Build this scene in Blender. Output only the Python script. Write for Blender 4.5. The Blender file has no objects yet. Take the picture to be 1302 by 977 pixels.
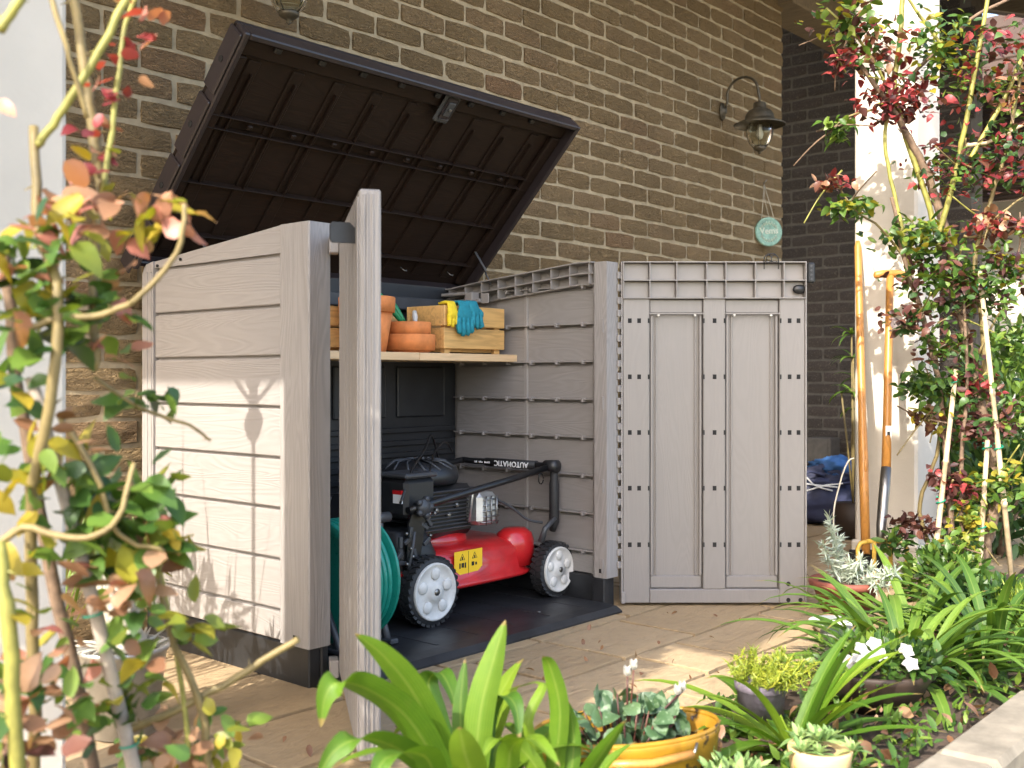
import bpy, bmesh, math, random
from mathutils import Vector, Matrix, noise
R = math.radians
random.seed(7)
scene = bpy.context.scene
col = scene.collection

# ---------------------------------------------------------------- camera
cam_data = bpy.data.cameras.new('camera')
cam = bpy.data.objects.new('camera', cam_data)
col.objects.link(cam)
cam.location = (0, 0, 0.841)
cam.rotation_euler = (R(90), 0, R(-48.94))
cam_data.sensor_width = 36
cam_data.lens = 38.07
cam_data.shift_y = -0.0073
cam_data.clip_start = 0.05
cam_data.clip_end = 500
cam_data.dof.use_dof = True
cam_data.dof.focus_distance = 3.7
cam_data.dof.aperture_fstop = 4.8
scene.camera = cam
scene.render.resolution_x = 1024
scene.render.resolution_y = 768

# ---------------------------------------------------------------- sky, sun, exposure
SUN_AZ, SUN_EL = R(11.0), R(38.0)          # travel direction of the light, from +X towards +Y
world = bpy.data.worlds.new('World')
scene.world = world
world.use_nodes = True
wn = world.node_tree
for n in list(wn.nodes):
    wn.nodes.remove(n)
sky = wn.nodes.new('ShaderNodeTexSky')
sky.sky_type = 'NISHITA'
sky.sun_disc = False
sky.sun_elevation = SUN_EL
sky.sun_rotation = R(270) - SUN_AZ
sky.air_density = 1.0
sky.dust_density = 3.2
sky.ozone_density = 0.8
bg = wn.nodes.new('ShaderNodeBackground')
bg.inputs['Strength'].default_value = 0.15
wo = wn.nodes.new('ShaderNodeOutputWorld')
wn.links.new(sky.outputs[0], bg.inputs[0])
wn.links.new(bg.outputs[0], wo.inputs[0])
sl = bpy.data.lights.new('sun', 'SUN')
sl.energy = 2.0
sl.angle = R(0.5)
sl.color = (1.0, 0.93, 0.82)
sun = bpy.data.objects.new('sun', sl)
col.objects.link(sun)
sd = Vector((math.cos(SUN_AZ) * math.cos(SUN_EL), math.sin(SUN_AZ) * math.cos(SUN_EL), -math.sin(SUN_EL)))
sun.rotation_euler = sd.to_track_quat('-Z', 'Y').to_euler()
sun.location = (-6, -2, 8)
vs = scene.view_settings
vs.view_transform = 'Standard'
vs.look = 'None'
vs.gamma = 1
vs.use_curve_mapping = False
vs.exposure = 2.2

# ---------------------------------------------------------------- helpers
class MB:
    """collects boxes, tubes, lathes, ribbons; build() links ONE mesh object"""
    def __init__(self):
        self.v = []; self.f = []; self.sm = []; self.ac = {}
    def add(self, vs, fs, smooth=False, M=None):
        o = len(self.v)
        if M is not None:
            vs = [M @ Vector(p) for p in vs]
        self.v.extend([tuple(p) for p in vs])
        for f in fs:
            self.f.append(tuple(i + o for i in f)); self.sm.append(smooth)
        return self
    def box(self, x0, x1, y0, y1, z0, z1, M=None, bev=0.0):
        if bev > 0:
            b = min(bev, abs(x1-x0)*.45, abs(y1-y0)*.45, abs(z1-z0)*.45)
            return self.bbox(x0, x1, y0, y1, z0, z1, b, M)
        vs = [(x0,y0,z0),(x1,y0,z0),(x1,y1,z0),(x0,y1,z0),(x0,y0,z1),(x1,y0,z1),(x1,y1,z1),(x0,y1,z1)]
        return self.add(vs, [(3,2,1,0),(4,5,6,7),(0,1,5,4),(1,2,6,5),(2,3,7,6),(3,0,4,7)], False, M)
    def bbox(self, x0, x1, y0, y1, z0, z1, b, M=None):
        """box with chamfered edges: 24 verts"""
        X = (x0, x1); Y = (y0, y1); Z = (z0, z1)
        vs = []; idx = {}
        for i in (0,1):
            for j in (0,1):
                for k in (0,1):
                    sx = b if i == 0 else -b; sy = b if j == 0 else -b; sz = b if k == 0 else -b
                    for ax in range(3):
                        p = [X[i]+sx, Y[j]+sy, Z[k]+sz]
                        p[ax] = (X[i], Y[j], Z[k])[ax]
                        idx[(i,j,k,ax)] = len(vs); vs.append(tuple(p))
        fs = []
        g = lambda i,j,k,a: idx[(i,j,k,a)]
        for i in (0,1):
            q = [g(i,0,0,0), g(i,1,0,0), g(i,1,1,0), g(i,0,1,0)]; fs.append(q if i else q[::-1])
            q = [g(0,i,0,1), g(0,i,1,1), g(1,i,1,1), g(1,i,0,1)]; fs.append(q if i else q[::-1])
            q = [g(0,0,i,2), g(1,0,i,2), g(1,1,i,2), g(0,1,i,2)]; fs.append(q if i else q[::-1])
        for i in (0,1):
            for j in (0,1):
                q = [g(i,j,0,0), g(i,j,0,1), g(i,j,1,1), g(i,j,1,0)]; fs.append(q if i == j else q[::-1])
                q = [g(i,0,j,0), g(i,1,j,0), g(i,1,j,2), g(i,0,j,2)]; fs.append(q if i == j else q[::-1])
                q = [g(0,i,j,1), g(1,i,j,1), g(1,i,j,2), g(0,i,j,2)]; fs.append(q[::-1] if i == j else q)
        for i in (0,1):
            for j in (0,1):
                for k in (0,1):
                    q = [g(i,j,k,0), g(i,j,k,1), g(i,j,k,2)]
                    fs.append(q if (i+j+k) % 2 == 1 else q[::-1])
        return self.add(vs, fs, False, M)
    def prism(self, pts, axis, a0, a1, M=None):
        """extrude polygon pts (2D) along axis"""
        def mk(p, a):
            return {'x': (a, p[0], p[1]), 'y': (p[0], a, p[1]), 'z': (p[0], p[1], a)}[axis]
        n = len(pts)
        vs = [mk(p, a0) for p in pts] + [mk(p, a1) for p in pts]
        fs = [tuple(range(n))[::-1], tuple(range(n, 2*n))]
        fs += [(i, (i+1) % n, n + (i+1) % n, n + i) for i in range(n)]
        return self.add(vs, fs, False, M)
    def tube(self, path, rad, n=8, cap=True, M=None, smooth=True):
        pts = [Vector(p) for p in path]
        if not isinstance(rad, (list, tuple)): rad = [rad] * len(pts)
        vs = []; fs = []
        up = Vector((0.13, 0.21, 1)).normalized()
        prev = None
        for i, p in enumerate(pts):
            t = (pts[min(i+1, len(pts)-1)] - pts[max(i-1, 0)])
            if t.length < 1e-9: t = Vector((0,0,1))
            t.normalize()
            if prev is None:
                a = t.cross(up)
                if a.length < 1e-3: a = t.cross(Vector((1,0,0)))
            else:
                a = prev - t * prev.dot(t)
            a.normalize(); prev = a
            b = t.cross(a)
            for k in range(n):
                th = 2*math.pi*k/n
                vs.append(p + (a*math.cos(th) + b*math.sin(th)) * rad[i])
        for i in range(len(pts)-1):
            for k in range(n):
                fs.append((i*n+k, i*n+(k+1) % n, (i+1)*n+(k+1) % n, (i+1)*n+k))
        o = len(self.v)
        self.add(vs, fs, smooth, M)
        if cap:
            m = (len(pts)-1)*n
            self.f.append(tuple(o + k for k in range(n))[::-1]); self.sm.append(False)
            self.f.append(tuple(o + m + k for k in range(n))); self.sm.append(False)
        return self
    def lathe(self, prof, n=24, M=None, smooth=True, sx=1.0, sy=1.0, cap=True):
        """profile of (r, z)"""
        vs = []; fs = []
        for r, z in prof:
            for k in range(n):
                th = 2*math.pi*k/n
                vs.append((r*math.cos(th)*sx, r*math.sin(th)*sy, z))
        for i in range(len(prof)-1):
            for k in range(n):
                fs.append((i*n+k, i*n+(k+1) % n, (i+1)*n+(k+1) % n, (i+1)*n+k))
        o = len(self.v)
        self.add(vs, fs, smooth, M)
        for i, rev in ((0, True), (len(prof)-1, False)):
            if cap and prof[i][0] > 1e-4:
                q = tuple(o + i*n + k for k in range(n))
                self.f.append(q[::-1] if rev else q); self.sm.append(False)
        return self
    def ribbon(self, path, widths, side, fold=0.25, M=None):
        """strap leaf: path points, half widths, side vector(s), V fold"""
        pts = [Vector(p) for p in path]
        vs = []; fs = []
        for i, p in enumerate(pts):
            t = (pts[min(i+1, len(pts)-1)] - pts[max(i-1, 0)]).normalized()
            s = Vector(side if not isinstance(side, list) else side[i])
            s = (s - t*s.dot(t)).normalized()
            nrm = t.cross(s).normalized()
            w = widths[i]
            for q in (-1, -0.5, 0, 0.5, 1):
                self.ac[len(self.v) + len(vs)] = (q, i/(len(pts)-1), 0.0)
                vs.append(p + s*w*q + nrm*(abs(q)**1.3)*w*fold)
        for i in range(len(pts)-1):
            for k in range(4):
                fs.append((i*5+k, i*5+k+1, (i+1)*5+k+1, (i+1)*5+k))
        return self.add(vs, fs, True, M)
    def mesh(self, name, m=None):
        me = bpy.data.meshes.new(name)
        me.from_pydata(self.v, [], self.f)
        me.polygons.foreach_set('use_smooth', self.sm)
        if m is not None: me.materials.append(m)
        if self.ac:
            at = me.attributes.new('blade', 'FLOAT_VECTOR', 'POINT')
            at.data.foreach_set('vector', [c for i in range(len(self.v)) for c in self.ac.get(i, (0, 0, 0))])
        me.update()
        return me
    def build(self, name, m, parent=None, loc=None, rz=None, label=None):
        o = bpy.data.objects.new(name, self.mesh(name, m))
        col.objects.link(o)
        if parent is not None: o.parent = parent
        if loc is not None: o.location = loc
        if rz is not None: o.rotation_euler = (0, 0, rz)
        if label: o['label'] = label
        return o

def tag(o, label=None, cat=None, group=None, kind=None):
    if label: o['label'] = label
    if cat: o['category'] = cat
    if group: o['group'] = group
    if kind: o['kind'] = kind
    return o

def thing(name, label, cat, loc=(0,0,0), rz=0, group=None):
    o = bpy.data.objects.new(name, None)
    o.empty_display_size = 0.1
    col.objects.link(o)
    o.location = loc; o.rotation_euler = (0, 0, rz)
    return tag(o, label, cat, group)

def place(name, me, parent=None, M=None, loc=None):
    o = bpy.data.objects.new(name, me)
    col.objects.link(o)
    if parent is not None: o.parent = parent
    if M is not None: o.matrix_local = M
    if loc is not None: o.location = loc
    return o

def text_part(body, size, m, parent, M, name='lettering', extrude=0.0008, bold=0.0):
    cu = bpy.data.curves.new(name, 'FONT')
    cu.body = body; cu.size = size; cu.extrude = extrude; cu.offset = bold
    cu.align_x = 'CENTER'; cu.align_y = 'CENTER'; cu.resolution_u = 3
    t = bpy.data.objects.new('tmp_text', cu)
    col.objects.link(t)
    dg = bpy.context.evaluated_depsgraph_get()
    me = bpy.data.meshes.new_from_object(t.evaluated_get(dg))
    bpy.data.objects.remove(t)
    me.name = name
    me.materials.clear(); me.materials.append(m)
    return place(name, me, parent, M)

def smooth_path(pts, sub=6):
    """Catmull-Rom through the points"""
    P = [Vector(p) for p in pts]
    out = []
    for i in range(len(P)-1):
        p0 = P[max(i-1, 0)]; p1 = P[i]; p2 = P[i+1]; p3 = P[min(i+2, len(P)-1)]
        for k in range(sub):
            t = k/sub
            out.append(0.5*((2*p1) + (p2-p0)*t + (2*p0-5*p1+4*p2-p3)*t*t + (3*p1-p0-3*p2+p3)*t*t*t))
    out.append(P[-1])
    return out

def frame(o, x, z):
    """matrix with local x along x, local z close to z"""
    x = Vector(x).normalized(); z = Vector(z)
    y = z.cross(x).normalized(); z = x.cross(y)
    return Matrix(((x.x, y.x, z.x, o[0]), (x.y, y.y, z.y, o[1]), (x.z, y.z, z.z, o[2]), (0,0,0,1)))

# ---------------------------------------------------------------- materials
class NT:
    def __init__(self, name):
        self.m = bpy.data.materials.new(name); self.m.use_nodes = True
        self.t = self.m.node_tree
        self.b = self.t.nodes['Principled BSDF']
        self.out = self.t.nodes['Material Output']
    def n(self, typ, **kw):
        x = self.t.nodes.new('ShaderNode' + typ)
        for k, v in kw.items():
            if hasattr(x, k) and not k[0].isupper(): setattr(x, k, v)
            else: x.inputs[k].default_value = v
        return x
    def l(self, a, b): self.t.links.new(a, b)
    def coords(self, scale=(1,1,1), kind='Object'):
        tc = self.n('TexCoord'); mp = self.n('Mapping')
        mp.inputs['Scale'].default_value = scale
        self.l(tc.outputs[kind], mp.inputs[0])
        return mp.outputs[0]
    def noise(self, vec, scale, detail=4, rough=0.6, dist=0.0):
        x = self.n('TexNoise'); x.inputs['Scale'].default_value = scale
        x.inputs['Detail'].default_value = detail; x.inputs['Roughness'].default_value = rough
        x.inputs['Distortion'].default_value = dist
        if vec is not None: self.l(vec, x.inputs['Vector'])
        return x.outputs[0]
    def ramp(self, fac, stops):
        r = self.n('ValToRGB')
        e = r.color_ramp.elements
        while len(e) < len(stops): e.new(0.5)
        for i, (p, c) in enumerate(stops):
            e[i].position = p; e[i].color = (c[0], c[1], c[2], 1)
        self.l(fac, r.inputs[0])
        return r.outputs[0]
    def mixc(self, fac, a, b, mode='MIX'):
        x = self.n('Mix', data_type='RGBA', blend_type=mode)
        for s, v in ((0, fac), (6, a), (7, b)):
            if hasattr(v, 'is_output'): self.l(v, x.inputs[s])
            elif s == 0: x.inputs[0].default_value = v
            else: x.inputs[s].default_value = (v[0], v[1], v[2], 1)
        return x.outputs[2]
    def math(self, op, a, b=0.0):
        x = self.n('Math', operation=op)
        for i, v in ((0, a), (1, b)):
            if hasattr(v, 'is_output'): self.l(v, x.inputs[i])
            else: x.inputs[i].default_value = v
        return x.outputs[0]
    def bump(self, h, strength=0.3, dist=0.01, prev=None):
        x = self.n('Bump'); x.inputs['Strength'].default_value = strength
        x.inputs['Distance'].default_value = dist
        self.l(h, x.inputs['Height'])
        if prev is not None: self.l(prev, x.inputs['Normal'])
        self.l(x.outputs[0], self.b.inputs['Normal'])
        return x.outputs[0]
    def color(self, c):
        if hasattr(c, 'is_output'): self.l(c, self.b.inputs['Base Color'])
        else: self.b.inputs['Base Color'].default_value = (c[0], c[1], c[2], 1)
    def rough(self, r):
        if hasattr(r, 'is_output'): self.l(r, self.b.inputs['Roughness'])
        else: self.b.inputs['Roughness'].default_value = r

def mul(c, k): return tuple(min(1, x*k) for x in c)

def plain(name, c, rough=0.5, var=0.12, scale=12, bump=0.0, metal=0.0, coat=0.0, bscale=60):
    t = NT(name)
    v = t.coords()
    f = t.noise(v, scale, 5)
    t.color(t.ramp(f, [(0.3, mul(c, 1-var)), (0.7, mul(c, 1+var))]))
    t.rough(t.math('ADD', t.math('MULTIPLY', t.noise(v, scale*2.3, 3), 0.18), rough-0.09))
    t.b.inputs['Metallic'].default_value = metal
    t.b.inputs['Coat Weight'].default_value = coat
    if bump: t.bump(t.noise(v, bscale, 4), bump, 0.002)
    return t.m

def grainy(name, c, axis, rough=0.5, strength=0.35, dark=0.12, scale=1.0):
    """plastic moulded with a wood grain running along axis"""
    t = NT(name)
    s = {'x': (1.1, 9, 9), 'y': (9, 1.1, 9), 'z': (9, 9, 1.1)}[axis]
    s = tuple(q*scale for q in s)
    v = t.coords(s)
    big = t.noise(v, 1.1, 2, 0.5, 0.9)                 # contour lines of a stretched noise read as cathedral grain
    rings = t.math('SINE', t.math('MULTIPLY', big, 95.0))
    fine = t.noise(t.coords(tuple(q*5 for q in s)), 1.5, 4, 0.6, 0.4)
    mask = t.noise(v, 0.7, 2)
    h = t.math('ADD', t.math('MULTIPLY', t.math('MULTIPLY', rings, mask), 0.55), t.math('MULTIPLY', fine, 0.75))
    blot = t.noise(t.coords(), 5, 4)
    c1 = t.ramp(h, [(0.1, mul(c, 1-dark)), (0.75, mul(c, 1+dark*0.4))])
    t.color(t.mixc(t.math('MULTIPLY', blot, 0.25), c1, mul(c, 0.8)))
    t.rough(rough)
    t.bump(h, strength, 0.0018)
    return t.m

def leafmat(name, stops, trans=0.35, rough=0.42, spots=None, blade=False):
    """leaf: colour picked per object or island, mottled, partly translucent"""
    t = NT(name)
    oi = t.n('ObjectInfo'); ge = t.n('NewGeometry')
    r = t.math('FRACT', t.math('ADD', oi.outputs['Random'], ge.outputs['Random Per Island']))
    v = t.coords()
    m = t.noise(v, 40, 4)
    fac = t.math('ADD', t.math('MULTIPLY', r, 0.8), t.math('MULTIPLY', m, 0.25))
    c = t.ramp(fac, stops)
    if spots:
        s = t.ramp(t.noise(v, 55, 3), [(0.56, (0,0,0)), (0.64, (1,1,1))])
        c = t.mixc(t.math('MULTIPLY', s, 0.7), c, spots)
    if blade:
        at = t.n('Attribute', attribute_name='blade')
        sp = t.n('SeparateXYZ'); t.l(at.outputs['Vector'], sp.inputs[0])
        vein = t.math('SINE', t.math('MULTIPLY', sp.outputs[0], 34.0))
        c = t.mixc(t.math('ADD', t.math('MULTIPLY', vein, 0.09), 0.09), c, (0.03, 0.07, 0.01))
        mid = t.math('SUBTRACT', 1.0, t.math('MINIMUM', t.math('MULTIPLY', t.math('ABSOLUTE', sp.outputs[0]), 7.0), 1.0))
        c = t.mixc(t.math('MULTIPLY', mid, 0.35), c, (0.34, 0.42, 0.10))
        tipn = t.math('ADD', sp.outputs[1], t.math('MULTIPLY', t.noise(v, 30, 3), 0.10))
        tip = t.ramp(tipn, [(0.985, (0,0,0)), (1.03, (1,1,1))])
        c = t.mixc(t.math('MULTIPLY', tip, 0.8), c, (0.30, 0.20, 0.08))
        blot = t.ramp(t.noise(v, 11, 5, 0.7), [(0.60, (0,0,0)), (0.72, (1,1,1))])
        c = t.mixc(t.math('MULTIPLY', blot, 0.35), c, (0.22, 0.24, 0.05))
        t.bump(vein, 0.25, 0.0015)
    else:
        t.bump(t.noise(v, 120, 3), 0.25, 0.002)
    t.color(c); t.rough(rough)
    tr = t.n('BsdfTranslucent')
    t.l(t.mixc(1.0, c, (1.0, 0.95, 0.35), 'MULTIPLY'), tr.inputs[0])
    mx = t.n('MixShader'); mx.inputs[0].default_value = trans
    t.l(t.b.outputs[0], mx.inputs[1]); t.l(tr.outputs[0], mx.inputs[2])
    t.l(mx.outputs[0], t.out.inputs[0])
    return t.m

def brickmat(name, stops, bump=0.9):
    t = NT(name)
    oi = t.n('ObjectInfo'); ge = t.n('NewGeometry')
    r = t.math('FRACT', t.math('ADD', oi.outputs['Random'], ge.outputs['Random Per Island']))
    geo = t.n('NewGeometry')
    off = t.n('VectorMath', operation='ADD')
    mp = t.n('Mapping'); mp.inputs['Scale'].default_value = (1, 1, 1)
    tc = t.n('TexCoord'); t.l(geo.outputs['Position'], off.inputs[0])
    cb = t.n('CombineXYZ'); t.l(t.math('MULTIPLY', r, 37.0), cb.inputs[0]); t.l(cb.outputs[0], off.inputs[1])
    v = off.outputs[0]
    c = t.ramp(r, stops)
    a = t.noise(v, 16, 6, 0.7, 0.8)
    c = t.mixc(t.math('MULTIPLY', a, 0.5), c, mul(stops[0][1], 0.6))
    big = t.noise(geo.outputs['Position'], 1.3, 4, 0.6, 0.6)
    c = t.mixc(t.math('MULTIPLY', t.ramp(big, [(0.42, (0,0,0)), (0.66, (1,1,1))]), 0.38), c, mul(stops[0][1], 0.62))
    sp = t.ramp(t.noise(v, 130, 2), [(0.60, (0,0,0)), (0.72, (1,1,1))])
    c = t.mixc(t.math('MULTIPLY', sp, 0.30), c, (0.42, 0.34, 0.24))
    t.color(c); t.rough(0.92)
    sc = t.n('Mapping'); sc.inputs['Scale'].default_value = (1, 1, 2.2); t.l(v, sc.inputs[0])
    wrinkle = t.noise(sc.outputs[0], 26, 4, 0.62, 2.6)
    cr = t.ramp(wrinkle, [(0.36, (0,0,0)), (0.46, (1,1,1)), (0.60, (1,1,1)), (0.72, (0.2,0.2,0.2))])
    t.color(t.mixc(t.math('SUBTRACT', 0.5, t.math('MULTIPLY', cr, 0.5)), c, mul(stops[0][1], 0.45)))  # crevice shade painted into the brick colour along the wrinkles
    b1 = t.bump(wrinkle, min(1.0, bump*1.1), 0.06)
    t.bump(t.noise(v, 180, 3), 0.45, 0.004, b1)
    return t.m

M = {}
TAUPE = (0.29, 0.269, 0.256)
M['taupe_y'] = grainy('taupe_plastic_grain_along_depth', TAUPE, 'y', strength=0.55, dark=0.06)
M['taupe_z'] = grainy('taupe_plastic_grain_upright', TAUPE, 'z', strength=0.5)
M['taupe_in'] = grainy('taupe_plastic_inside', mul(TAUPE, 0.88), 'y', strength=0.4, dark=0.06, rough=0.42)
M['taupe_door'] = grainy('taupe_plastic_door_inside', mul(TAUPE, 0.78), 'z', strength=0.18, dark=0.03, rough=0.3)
M['taupe'] = plain('taupe_plastic_plain', mul(TAUPE, 0.88), 0.36, 0.05, 8, 0.05)
M['black_plastic'] = plain('black_plastic', (0.016, 0.017, 0.019), 0.42, 0.25, 9, 0.25)
M['floor_plastic'] = plain('black_floor_plastic', (0.022, 0.023, 0.025), 0.45, 0.5, 6, 0.3, bscale=25)
M['lid_rim'] = plain('dark_brown_lid_rim', (0.024, 0.018, 0.019), 0.4, 0.15, 9, 0.15)
M['lid_in'] = grainy('dark_brown_lid_inside', (0.016, 0.0085, 0.0055), 'x', strength=0.25, dark=0.2, rough=0.55)
M['lid_in'].node_tree.nodes['Principled BSDF'].inputs['Specular IOR Level'].default_value = 0.25
M['hole'] = plain('black_hole', (0.006, 0.006, 0.006), 0.8, 0.1)
M['steel'] = plain('brushed_steel', (0.30, 0.29, 0.275), 0.42, 0.1, 30, 0.1, metal=1.0)
M['zinc'] = plain('galvanised_zinc', (0.62, 0.63, 0.63), 0.42, 0.18, 14, 0.15, metal=0.85)
M['black_metal'] = plain('black_metal', (0.012, 0.012, 0.013), 0.33, 0.2, 20, 0.1)
M['dark_rubber'] = plain('black_rubber', (0.018, 0.018, 0.019), 0.62, 0.2, 30, 0.3)
M['grey_plastic'] = plain('dark_grey_plastic', (0.05, 0.052, 0.056), 0.42, 0.15, 14, 0.1)
M['red_paint'] = plain('red_mower_paint', (0.46, 0.012, 0.014), 0.33, 0.28, 9, 0.0, coat=0.6)
M['white_plastic'] = plain('off_white_plastic', (0.60, 0.58, 0.54), 0.45, 0.16, 26)
M['yellow_print'] = plain('yellow_print', (0.85, 0.52, 0.02), 0.45, 0.05)
M['white_print'] = plain('white_print', (0.85, 0.85, 0.85), 0.45, 0.03)
M['black_print'] = plain('black_print', (0.01, 0.01, 0.01), 0.5, 0.05)
M['teal_hose'] = plain('teal_hose', (0.010, 0.24, 0.175), 0.3, 0.12, 30)
M['terracotta'] = plain('terracotta', (0.62, 0.21, 0.06), 0.76, 0.24, 18, 0.2)
M['old_terracotta'] = plain('weathered_terracotta', (0.19, 0.055, 0.036), 0.7, 0.35, 16, 0.3)
M['glove_teal'] = plain('teal_knit', (0.01, 0.20, 0.26), 0.8, 0.2, 60, 0.6, bscale=300)
M['glove_yellow'] = plain('yellow_knit', (0.75, 0.55, 0.02), 0.8, 0.15, 60, 0.5, bscale=300)
M['green_plastic'] = plain('green_tool_plastic', (0.01, 0.22, 0.08), 0.35, 0.1)
M['white_wall'] = plain('white_render', (0.60, 0.55, 0.475), 0.85, 0.06, 4, 0.4, bscale=90)
M['concrete'] = plain('concrete', (0.20, 0.175, 0.135), 0.92, 0.28, 14, 0.7, bscale=70)
M['bark'] = plain('rose_bark', (0.15, 0.10, 0.065), 0.85, 0.4, 50, 0.8, bscale=120)
M['green_cane'] = plain('green_cane', (0.22, 0.21, 0.045), 0.55, 0.35, 25, 0.2)
M['olive_cane'] = plain('olive_cane', (0.17, 0.13, 0.05), 0.6, 0.35, 25, 0.3)
M['bamboo'] = plain('pale_bamboo', (0.42, 0.33, 0.21), 0.6, 0.25, 25, 0.3)
M['grey_wood'] = plain('grey_stake_wood', (0.30, 0.255, 0.21), 0.8, 0.3, 30, 0.4)
M['soil'] = plain('dark_soil', (0.055, 0.036, 0.024), 0.95, 0.5, 40, 1.0, bscale=80)
M['navy_cloth'] = plain('navy_cloth', (0.022, 0.026, 0.062), 0.7, 0.35, 9, 0.4, bscale=30)
M['blue_cloth'] = plain('blue_cloth', (0.03, 0.10, 0.26), 0.75, 0.3, 9, 0.4, bscale=30)
M['white_paint'] = plain('white_paint', (0.74, 0.73, 0.70), 0.5, 0.06, 10)
M['green_tie'] = plain('green_tie', (0.005, 0.22, 0.13), 0.4, 0.1)
M['lamp_metal'] = plain('bronze_green_lamp_metal', (0.10, 0.085, 0.06), 0.45, 0.35, 30, 0.3, metal=0.5)
M['verdigris'] = plain('verdigris_sign', (0.25, 0.42, 0.34), 0.6, 0.3, 40, 0.3)
M['string'] = plain('pale_string', (0.5, 0.44, 0.34), 0.85, 0.2)
M['cream_glaze'] = plain('cream_glaze', (0.68, 0.49, 0.25), 0.3, 0.15, 12)
M['purple_pot'] = plain('faded_purple_pot', (0.13, 0.11, 0.14), 0.75, 0.4, 25, 0.5)
M['grey_pot'] = plain('grey_green_pot', (0.30, 0.30, 0.26), 0.7, 0.2, 14, 0.3)
M['dark_bowl'] = plain('dark_brown_bowl', (0.035, 0.022, 0.016), 0.6, 0.3, 14, 0.3)
M['mustard'] = None
M['dirt_floor'] = None

def wood(name, c, axis, scale=1.0, rough=0.6, dark=0.35):
    t = NT(name)
    s = {'x': (1.5, 16, 16), 'y': (16, 1.5, 16), 'z': (16, 16, 1.5)}[axis]
    v = t.coords(tuple(q*scale for q in s))
    oi = t.n('ObjectInfo')
    ad = t.n('VectorMath', operation='ADD'); t.l(v, ad.inputs[0])
    cb = t.n('CombineXYZ'); t.l(t.math('MULTIPLY', oi.outputs['Random'], 31.0), cb.inputs[2]); t.l(cb.outputs[0], ad.inputs[1])
    w = t.noise(ad.outputs[0], 2.2, 5, 0.6, 1.6)
    t.color(t.ramp(w, [(0.3, mul(c, 1-dark)), (0.55, c), (0.75, mul(c, 1.12))]))
    t.rough(rough)
    t.bump(w, 0.2, 0.002)
    return t.m
M['pine'] = wood('pine_board', (0.62, 0.37, 0.13), 'x')
M['pale_pine'] = wood('pale_pine_shelf', (0.66, 0.46, 0.26), 'x', dark=0.2)
M['handle_wood'] = wood('varnished_handle', (0.50, 0.225, 0.05), 'z', rough=0.4, dark=0.3)
M['roof_wood'] = wood('pergola_wood', (0.20, 0.155, 0.10), 'y', rough=0.8)
M['brown_board'] = wood('brown_roof_board', (0.06, 0.035, 0.022), 'x', rough=0.8)

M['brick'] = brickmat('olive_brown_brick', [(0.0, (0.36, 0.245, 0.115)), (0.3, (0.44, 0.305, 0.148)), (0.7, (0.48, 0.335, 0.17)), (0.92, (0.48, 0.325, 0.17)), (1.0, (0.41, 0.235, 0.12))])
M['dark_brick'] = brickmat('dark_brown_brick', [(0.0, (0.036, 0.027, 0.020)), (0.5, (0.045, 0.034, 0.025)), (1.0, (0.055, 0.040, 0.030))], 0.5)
M['mortar'] = plain('cream_mortar', (0.37, 0.30, 0.195), 0.95, 0.2, 20, 0.9, bscale=110)
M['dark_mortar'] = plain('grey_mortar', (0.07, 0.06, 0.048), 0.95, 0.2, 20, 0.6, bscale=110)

def pavingmat():
    t = NT('sandstone_paving')
    oi = t.n('ObjectInfo')
    ge = t.n('NewGeometry')
    v = ge.outputs['Position']
    c = t.ramp(oi.outputs['Random'], [(0.0, (0.37, 0.265, 0.145)), (0.5, (0.42, 0.305, 0.172)), (1.0, (0.46, 0.34, 0.20))])
    a = t.noise(v, 5, 7, 0.65, 1.4)
    c = t.mixc(t.math('MULTIPLY', a, 0.55), c, (0.24, 0.165, 0.09))
    s = t.ramp(t.noise(v, 22, 5, 0.7), [(0.52, (0,0,0)), (0.72, (1,1,1))])
    c = t.mixc(t.math('MULTIPLY', s, 0.35), c, (0.17, 0.125, 0.075))
    t.color(c); t.rough(0.85)
    mp = t.n('Mapping'); mp.inputs['Scale'].default_value = (1, 3.2, 1); mp.inputs['Rotation'].default_value = (0,0,0.6); t.l(v, mp.inputs[0])
    b = t.bump(t.noise(mp.outputs[0], 7, 5, 0.6, 2.0), 0.6, 0.02)
    t.bump(t.noise(v, 90, 4), 0.3, 0.003, b)
    return t.m
M['paving'] = pavingmat()
M['joint'] = plain('dark_paving_joint', (0.04, 0.03, 0.02), 0.95, 0.3, 30, 0.8)
def mustardmat():
    t = NT('mustard_enamel')
    v = t.coords()
    n1 = t.noise(v, 9, 5, 0.6, 0.8)
    c = t.ramp(n1, [(0.3, (0.20, 0.105, 0.010)), (0.6, (0.37, 0.20, 0.014))])
    r = t.ramp(t.noise(v, 17, 5, 0.7), [(0.575, (0,0,0)), (0.60, (1,1,1))])
    c = t.mixc(r, c, (0.03, 0.018, 0.012))
    t.color(c); t.rough(0.42)
    t.bump(t.noise(v, 30, 3), 0.2, 0.003)
    return t.m
M['mustard'] = mustardmat()
def glassmat():
    t = NT('lamp_glass')
    t.color((0.92, 0.93, 0.85)); t.rough(0.06)
    t.b.inputs['Transmission Weight'].default_value = 1.0
    t.b.inputs['IOR'].default_value = 1.2
    return t.m
M['glass'] = glassmat()

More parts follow.
